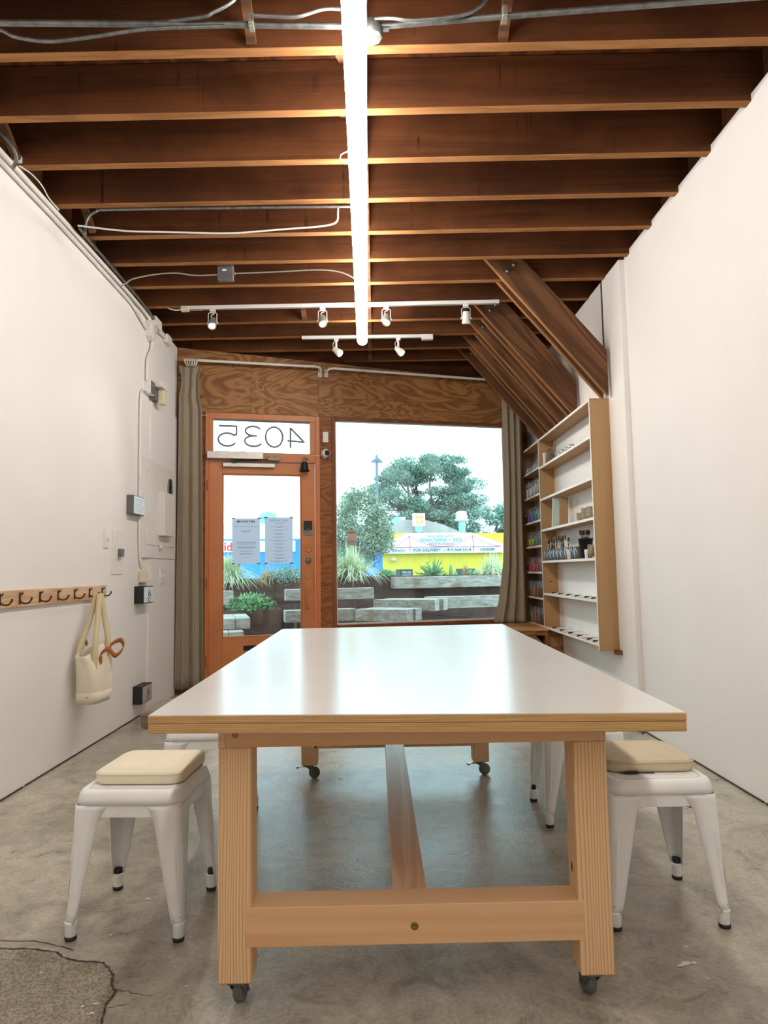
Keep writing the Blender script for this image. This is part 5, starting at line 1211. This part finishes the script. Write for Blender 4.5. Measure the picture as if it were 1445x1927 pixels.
def blades(name, s, n, z, h, spread, cnt, mat, label, cat, droop=1.0, w_=.006, rs=.12, group=None):
    a = RNG.uniform(0, 2*PI, cnt); L = h*RNG.uniform(.6, 1.25, cnt); lean = RNG.uniform(.05, 1.0, cnt)*spread
    b0 = np.stack([s+rs*RNG.normal(size=cnt)*.6, n+rs*RNG.normal(size=cnt)*.5, np.full(cnt, z)], 1)
    d = np.stack([np.cos(a), np.sin(a)*.8, np.zeros(cnt)], 1); side_ = np.stack([-np.sin(a), np.cos(a), np.zeros(cnt)], 1)
    K = 6; V = []
    for k in range(K):
        q = k/(K-1); wq = w_*(1-q)**.6+.0006
        p = b0+d*(lean*q*(.5+.5*q))[:, None]; p[:, 2] += L*(q-droop*.75*(lean/spread)*q**2.4)
        V += [p-side_*wq, p+side_*wq]
    V = np.stack(V, 1); F = []
    idx = np.arange(cnt)[:, None]*2*K
    for k in range(K-1): F.append(np.concatenate([idx+2*k, idx+2*k+1, idx+2*k+3, idx+2*k+2], 1))
    o = np_mesh(name, V.reshape(-1, 3), np.concatenate(F), mat, None, None)
    tag(o, label, cat, group); return o
blades('grass_tuft', 0.48, 3.58, 1.0, .58, .70, 760, 'grass', 'variegated pale grass tuft spilling over the planter in the window', 'grass', 1.5, .007)
blades('grass_tuft', -1.42, 3.56, 1.0, .50, .74, 800, 'grass', 'variegated pale grass tuft at the left of the door glass', 'grass', 1.7)
blades('grass_tuft', -0.82, 3.58, 0.98, .34, .22, 220, 'drygrass', 'dry tan grass tuft in the middle of the door glass', 'grass', 1.6, .004, .07)
blades('grass_tuft', 2.86, 3.58, 1.0, .44, .50, 420, 'grass', 'pale grass tuft beside the curtain at the window right', 'grass', 1.5)
blades('grass_tuft', 2.42, 3.7, 1.0, .26, .06, 60, 'drygrass', 'small dry brown grass clump on the planter at right', 'grass', .6, .004, .05)
def leafy(name, c, r, cnt, size, mat, label, asp=.5, clip=None, flat=.3):
    P = ell(c, r, cnt, .15)
    if clip is not None: P = P[P[:, 2] > clip]
    V, F = leaf_quads(P, size, asp, flat); o = np_mesh(name, V, F, mat, None, None); return tag(o, label, 'plant')
leafy('trailing_plant', (-0.53, 3.52, 1.10), (.30, .14, .15), 1300, .035, 'greyleaf', 'grey green trailing plant on the planter right in the door glass')
leafy('leafy_plant', (-1.10, 2.75, .68), (.33, .16, .17), 1500, .06, 'green', 'bright green leafy plant in the low planter behind the door', .35)
leafy('leafy_plant', (1.06, 3.62, 1.07), (.17, .12, .08), 420, .05, 'green', 'small green leafy plant beside the dark menu sign', .6)
leafy('leafy_plant', (2.56, 3.66, 1.05), (.14, .1, .06), 160, .05, 'green', 'small green plant low on the planter near the curtain', .5)
m = MB(WB); random.seed(9)
for k in range(70):
    a = random.uniform(0, 2*PI); el_ = random.uniform(.1, 1.35); L = random.uniform(.16, .33)
    d = Vector((math.cos(a)*math.cos(el_), .6*math.sin(a)*math.cos(el_), math.sin(el_))); p = Vector((1.86, 3.66, 1.0))
    q = p+d*L; m.tube([p, p+d*L*.5+Vector((0, 0, .02)), q, q+Vector((0, 0, .02))], [.006, .007, .010, .003], 5)
    if k % 2:
        for e_ in range(3): q2 = q+Vector((random.uniform(-.05, .05), 0, random.uniform(.0, .05))); m.tube([q, q2], [.008, .004], 5)
single('succulent', m, 'succ', 'big green succulent with fat branching leaves on the planter', 'plant')
m = MB(WB); m.loft([[(2.16+.03*math.cos(a)*k, 3.66+.02*math.sin(a)*k, z) for a in np.linspace(0, 2*PI, 9)[:-1]] for z, k in ((.98, .8), (1.05, 1.3), (1.12, 1.2), (1.2, .7), (1.24, .2))], True); m.loft([[(2.24+.025*math.cos(a)*k, 3.66+.02*math.sin(a)*k, z) for a in np.linspace(0, 2*PI, 9)[:-1]] for z, k in ((.98, .8), (1.03, 1.3), (1.08, 1.1), (1.13, .2))], True)
single('cactus', m, 'succ', 'small upright cactus right of the succulent', 'plant')

# restaurant
N_ = 28.0
t = thing('restaurant_building', W(10.5, 30, -0.12), 'yellow restaurant building with white bridge awning across the street', 'building')
MB(WB).box(6.9, 14.9, N_, N_+8, -0.12, 3.11).build('wall', 'yellow', t)
m = MB(WB); m.prism([(7.6, 3.115), (13.0, 3.115), (11.5, 3.75), (10.5, 3.98), (9.1, 4.02)], N_+2.5, N_+7.5, 'Y'); m.build('roof', 'roofgrey', t)
aw = MB(WB); y0, y1, y2 = N_-.05, N_-.2, N_-.30
aw.add([(8.55, y0, 3.09), (12.18, y0, 3.11), (13.95, y2, 2.50), (13.95, y2, 2.02), (7.15, y2, 2.02), (7.15, y2, 2.36), (6.95, N_-.01, 2.02), (6.95, N_-.01, 2.36), (14.0, N_-.01, 2.02), (14.0, N_-.01, 2.50), (8.55, N_-.01, 3.10), (12.18, N_-.01, 3.12)],
       [(0, 1, 2, 5), (5, 2, 3, 4), (7, 10, 0, 5), (7, 5, 4, 6), (11, 9, 2, 1), (2, 9, 8, 3), (10, 11, 1, 0), (4, 3, 8, 6)])
awo = aw.build('awning', 'awning', t)
sl = math.atan2(.55, .62)
def onaw(s, z):     # a hair in front of the sloped cloth or the valance
    k = min(1, max(0, (3.10-z)/(3.10-2.43))); return (s, N_-.05-.25*k-.12, z)
def awtext(body, s0, s1, z0, z1, mat, bold=.01):
    c_ = ((s0+s1)/2, (z0+z1)/2); o_ = onaw(*c_)
    tilt = (0, .64 if c_[1] > 2.45 else 0, 1)
    up = Vector((0, 0.25/0.67, 1)) if c_[1] > 2.44 else Vector((0, 0, 1))
    X = WB @ face_mat(o_, (1, 0, 0), up); mb_ = MB(X)
    put_text(mb_, body, Matrix.Identity(4), s1-s0, (z1-z0)*(up.length), bold); mb_.build('lettering', mat, awo)
awtext('GOLDEN GATE', 9.64, 11.14, 2.865, 3.01, 'mauve', .03); awtext('INDIAN CUISINE', 9.20, 10.70, 2.635, 2.82, 'signblue', .03); awtext('&', 10.80, 10.93, 2.64, 2.815, 'mauve', .02); awtext('PIZZA', 11.06, 11.60, 2.635, 2.82, 'signblue', .03)
awtext('RESTAURANT', 9.67, 11.14, 2.45, 2.59, 'mauve', .03)
awtext('LUNCH', 7.62, 8.31, 2.10, 2.24, 'signdark', .02); awtext('FOR DELIVERY', 8.80, 10.33, 2.11, 2.26, 'signdark', .02); awtext('415-564-5514', 10.66, 12.03, 2.12, 2.27, 'signdark', .02); awtext('DINNER', 12.57, 13.42, 2.13, 2.27, 'signdark', .02)
m = MB(WB); F_ = onaw
m.tube([(10.50, N_-.43, 2.17), (10.57, N_-.43, 2.17)], .03, 6); m.build('phone_mark', 'signblue', awo)
m = MB(WB); rr = .020
m.tube([F_(7.2, 2.33), F_(10.5, 2.345), F_(13.75, 2.36)], rr, 6)
for s in (8.62, 12.19): m.tube([F_(s, 2.14), F_(s, 2.36), F_(s, 2.5), F_(s, 2.75), F_(s, 2.98)], rr*1.1, 6)
def cat(s0, z0_, s1, z1_, lo):
    ps = []
    for k in range(15):
        q = k/14; u_ = (1-q)**2 if lo == 1 else q**2
        ps.append(F_(s0+(s1-s0)*q, z1_+(z0_-z1_)*u_ if lo == 1 else z0_+(z1_-z0_)*u_))
    return ps
m.tube(cat(8.62, 2.93, 10.4, 2.37, 1), rr*.8, 6); m.tube(cat(10.4, 2.37, 12.19, 2.95, 2), rr*.8, 6)
m.tube(cat(7.4, 2.35, 8.62, 2.93, 2), rr*.8, 6); m.tube(cat(12.19, 2.95, 13.75, 2.38, 1), rr*.8, 6)
m.build('bridge_emblem', 'pink', awo)
m = MB(WB); m.box(7.95, 8.86, N_-.02, N_, 0.4, 1.20); wn = m.build('window', 'darkwin', t)
m = MB(WB); m.box(8.2, 8.84, N_-.06, N_-.02, 0.70, 1.19); sg = m.build('dark_menu_sign', 'signdark', t)
m = MB(WB @ face_mat((8.52, N_-.065, 1.0), (1, 0, 0), (0, 0, 1))); put_text(m, 'Golden Gate', T(0, .05, 0), .5, .13, .0); m.box(-.26, .26, -.10, -.085, 0, .003); m.box(-.22, .22, -.15, -.137, 0, .003); m.build('lettering', 'white', sg)
MB(WB).box(11.3, 12.4, N_-.02, N_, 0.2, 1.18).build('window', 'darkwin', t)
m = MB(WB); m.tube([(7.78, N_-.05, 1.82), (7.78, N_-.12, 1.86)], .02, 6)
for dx in (-.06, .09): m.lathe([(0.02, .10), (.05, .06), (.075, -.06), (0, -.062)], 10, T(7.78+dx, N_-.15, 1.70) @ RY(-.35*np.sign(dx)))
m.build('wall_spotlights', 'white', t)
t = thing('roof_sign', W(9.9, 30, 3.2), 'white framed orange box sign standing on the restaurant roof', 'sign')
MB(WB).box(9.55, 10.24, 29.9, 30.15, 3.60, 4.33).build('frame', 'white', t, .02)
MB(WB).box(9.65, 10.15, 29.88, 29.9, 3.68, 4.25).build('panel', 'edge', t)
m = MB(WB)
for k, (a, zz_) in enumerate([(9.70, 3.98), (9.85, 3.98), (10.0, 3.98), (9.70, 3.71), (9.85, 3.71), (10.0, 3.71)]):
    m.box(a, a+.035, 29.87, 29.88, zz_, zz_+.23); m.box(a+.075, a+.105, 29.87, 29.88, zz_, zz_+.23); m.box(a, a+.10, 29.87, 29.88, zz_+.10+.05*(k % 2), zz_+.14+.05*(k % 2))
m.build('orange_marks', 'orangesign', t)
m = MB(WB); m.prism([(9.70, 3.30), (10.05, 3.30), (10.12, 3.60), (9.65, 3.60)], 29.95, 30.1, 'Y'); m.box(9.8, 9.95, 29.97, 30.08, 3.08, 3.3); m.build('stand', 'teal', t)
t = thing('roof_vent', W(12.85, 31, 3.2), 'tall pale metal exhaust vent on the restaurant roof', 'vent')
MB(WB).lathe([(.19, 3.10), (.19, 4.0)], 14, T(12.85, 31, 0)).build('duct', 'teal', t); MB(WB).lathe([(.40, 4.0), (.42, 4.06), (.30, 4.12), (.34, 4.2), (.34, 4.3), (.27, 4.36), (.30, 4.4), (.30, 4.52), (.1, 4.58)], 18, T(12.85, 31, 0)).build('cowl', 'awning', t)
t = thing('roof_unit', W(9.1, 31, 3.6), 'pale teal air unit on the roof left of the roof sign', 'roof unit')
MB(WB).box(8.75, 9.1, 31, 31.6, 3.6, 4.2).build('cabinet', 'teal', t, .02); MB(WB).cyl((9.28, 31.3, 3.75), .2, .46, 14).build('drum', 'awning', t)
# blue building and its sign
t = thing('blue_building', W(1, 18.5, -0.12), 'blue painted low building across the street seen through the door', 'building')
MB(WB).box(-4.5, 4.42, 17.0, 20, -0.12, 2.30).build('wall', 'blue', t)
m = MB(WB); m.prism([(-4.6, 2.30), (1.5, 2.30), (1.25, 2.85), (-4.6, 2.85)], 17.2, 19, 'Y'); m.build('roof', 'awning', t)
MB(WB).box(-2.6, 1.29, 16.93, 16.99, 1.85, 2.235).build('sign_board', 'awning', t, .01)
m = MB(WB @ face_mat((-0.99, 16.92, 2.04), (1, 0, 0), (0, 0, 1))); put_text(m, 'id', Matrix.Identity(4), .26, .30, .02); m.build('red_lettering', 'signred', t)
MB(WB).box(-1.3, -0.6, 16.93, 16.99, 1.1, 1.62).build('window', 'darkwin', t)
t = thing('teal_building', W(1.6, 31, -0.12), 'pale teal house far behind the door notices', 'building')
MB(WB).box(1.15, 1.90, 30.5, 32, -0.12, 4.1).build('wall', 'teal', t); m = MB(WB); m.prism([(1.05, 4.1), (2.0, 4.1), (1.9, 4.3), (1.52, 4.42), (1.15, 4.3)], 30.4, 32, 'Y'); m.build('roof', 'teal', t)
t = thing('street_lamp', W(6.25, 25, -0.12), 'tall grey twin headed street lamp post above the bush', 'street lamp')
MB(WB).tube([(6.25, 25, -.12), (6.25, 25, 6.72)], [.09, .06], 10).build('pole', 'lamppost', t)
m = MB(WB)
for d_ in (-1, 1):
    m.prism([(6.25, 6.62), (6.25+d_*.26, 6.42), (6.25+d_*.26, 6.36), (6.25+d_*.05, 6.36), (6.25, 6.45)][::d_], 24.9, 25.1, 'Y')
m.build('lamp_head', 'lamppost', t)
pipe('overhead_wire', [W(-2, 20, 5.75), W(3.4, 20, 6.12), W(7, 20, 6.48), W(10.5, 20, 6.88), W(16, 20, 7.55)], .012, 'wiregrey', 'thin pale overhead wire crossing the sky in the window', 'wire', sm=4)
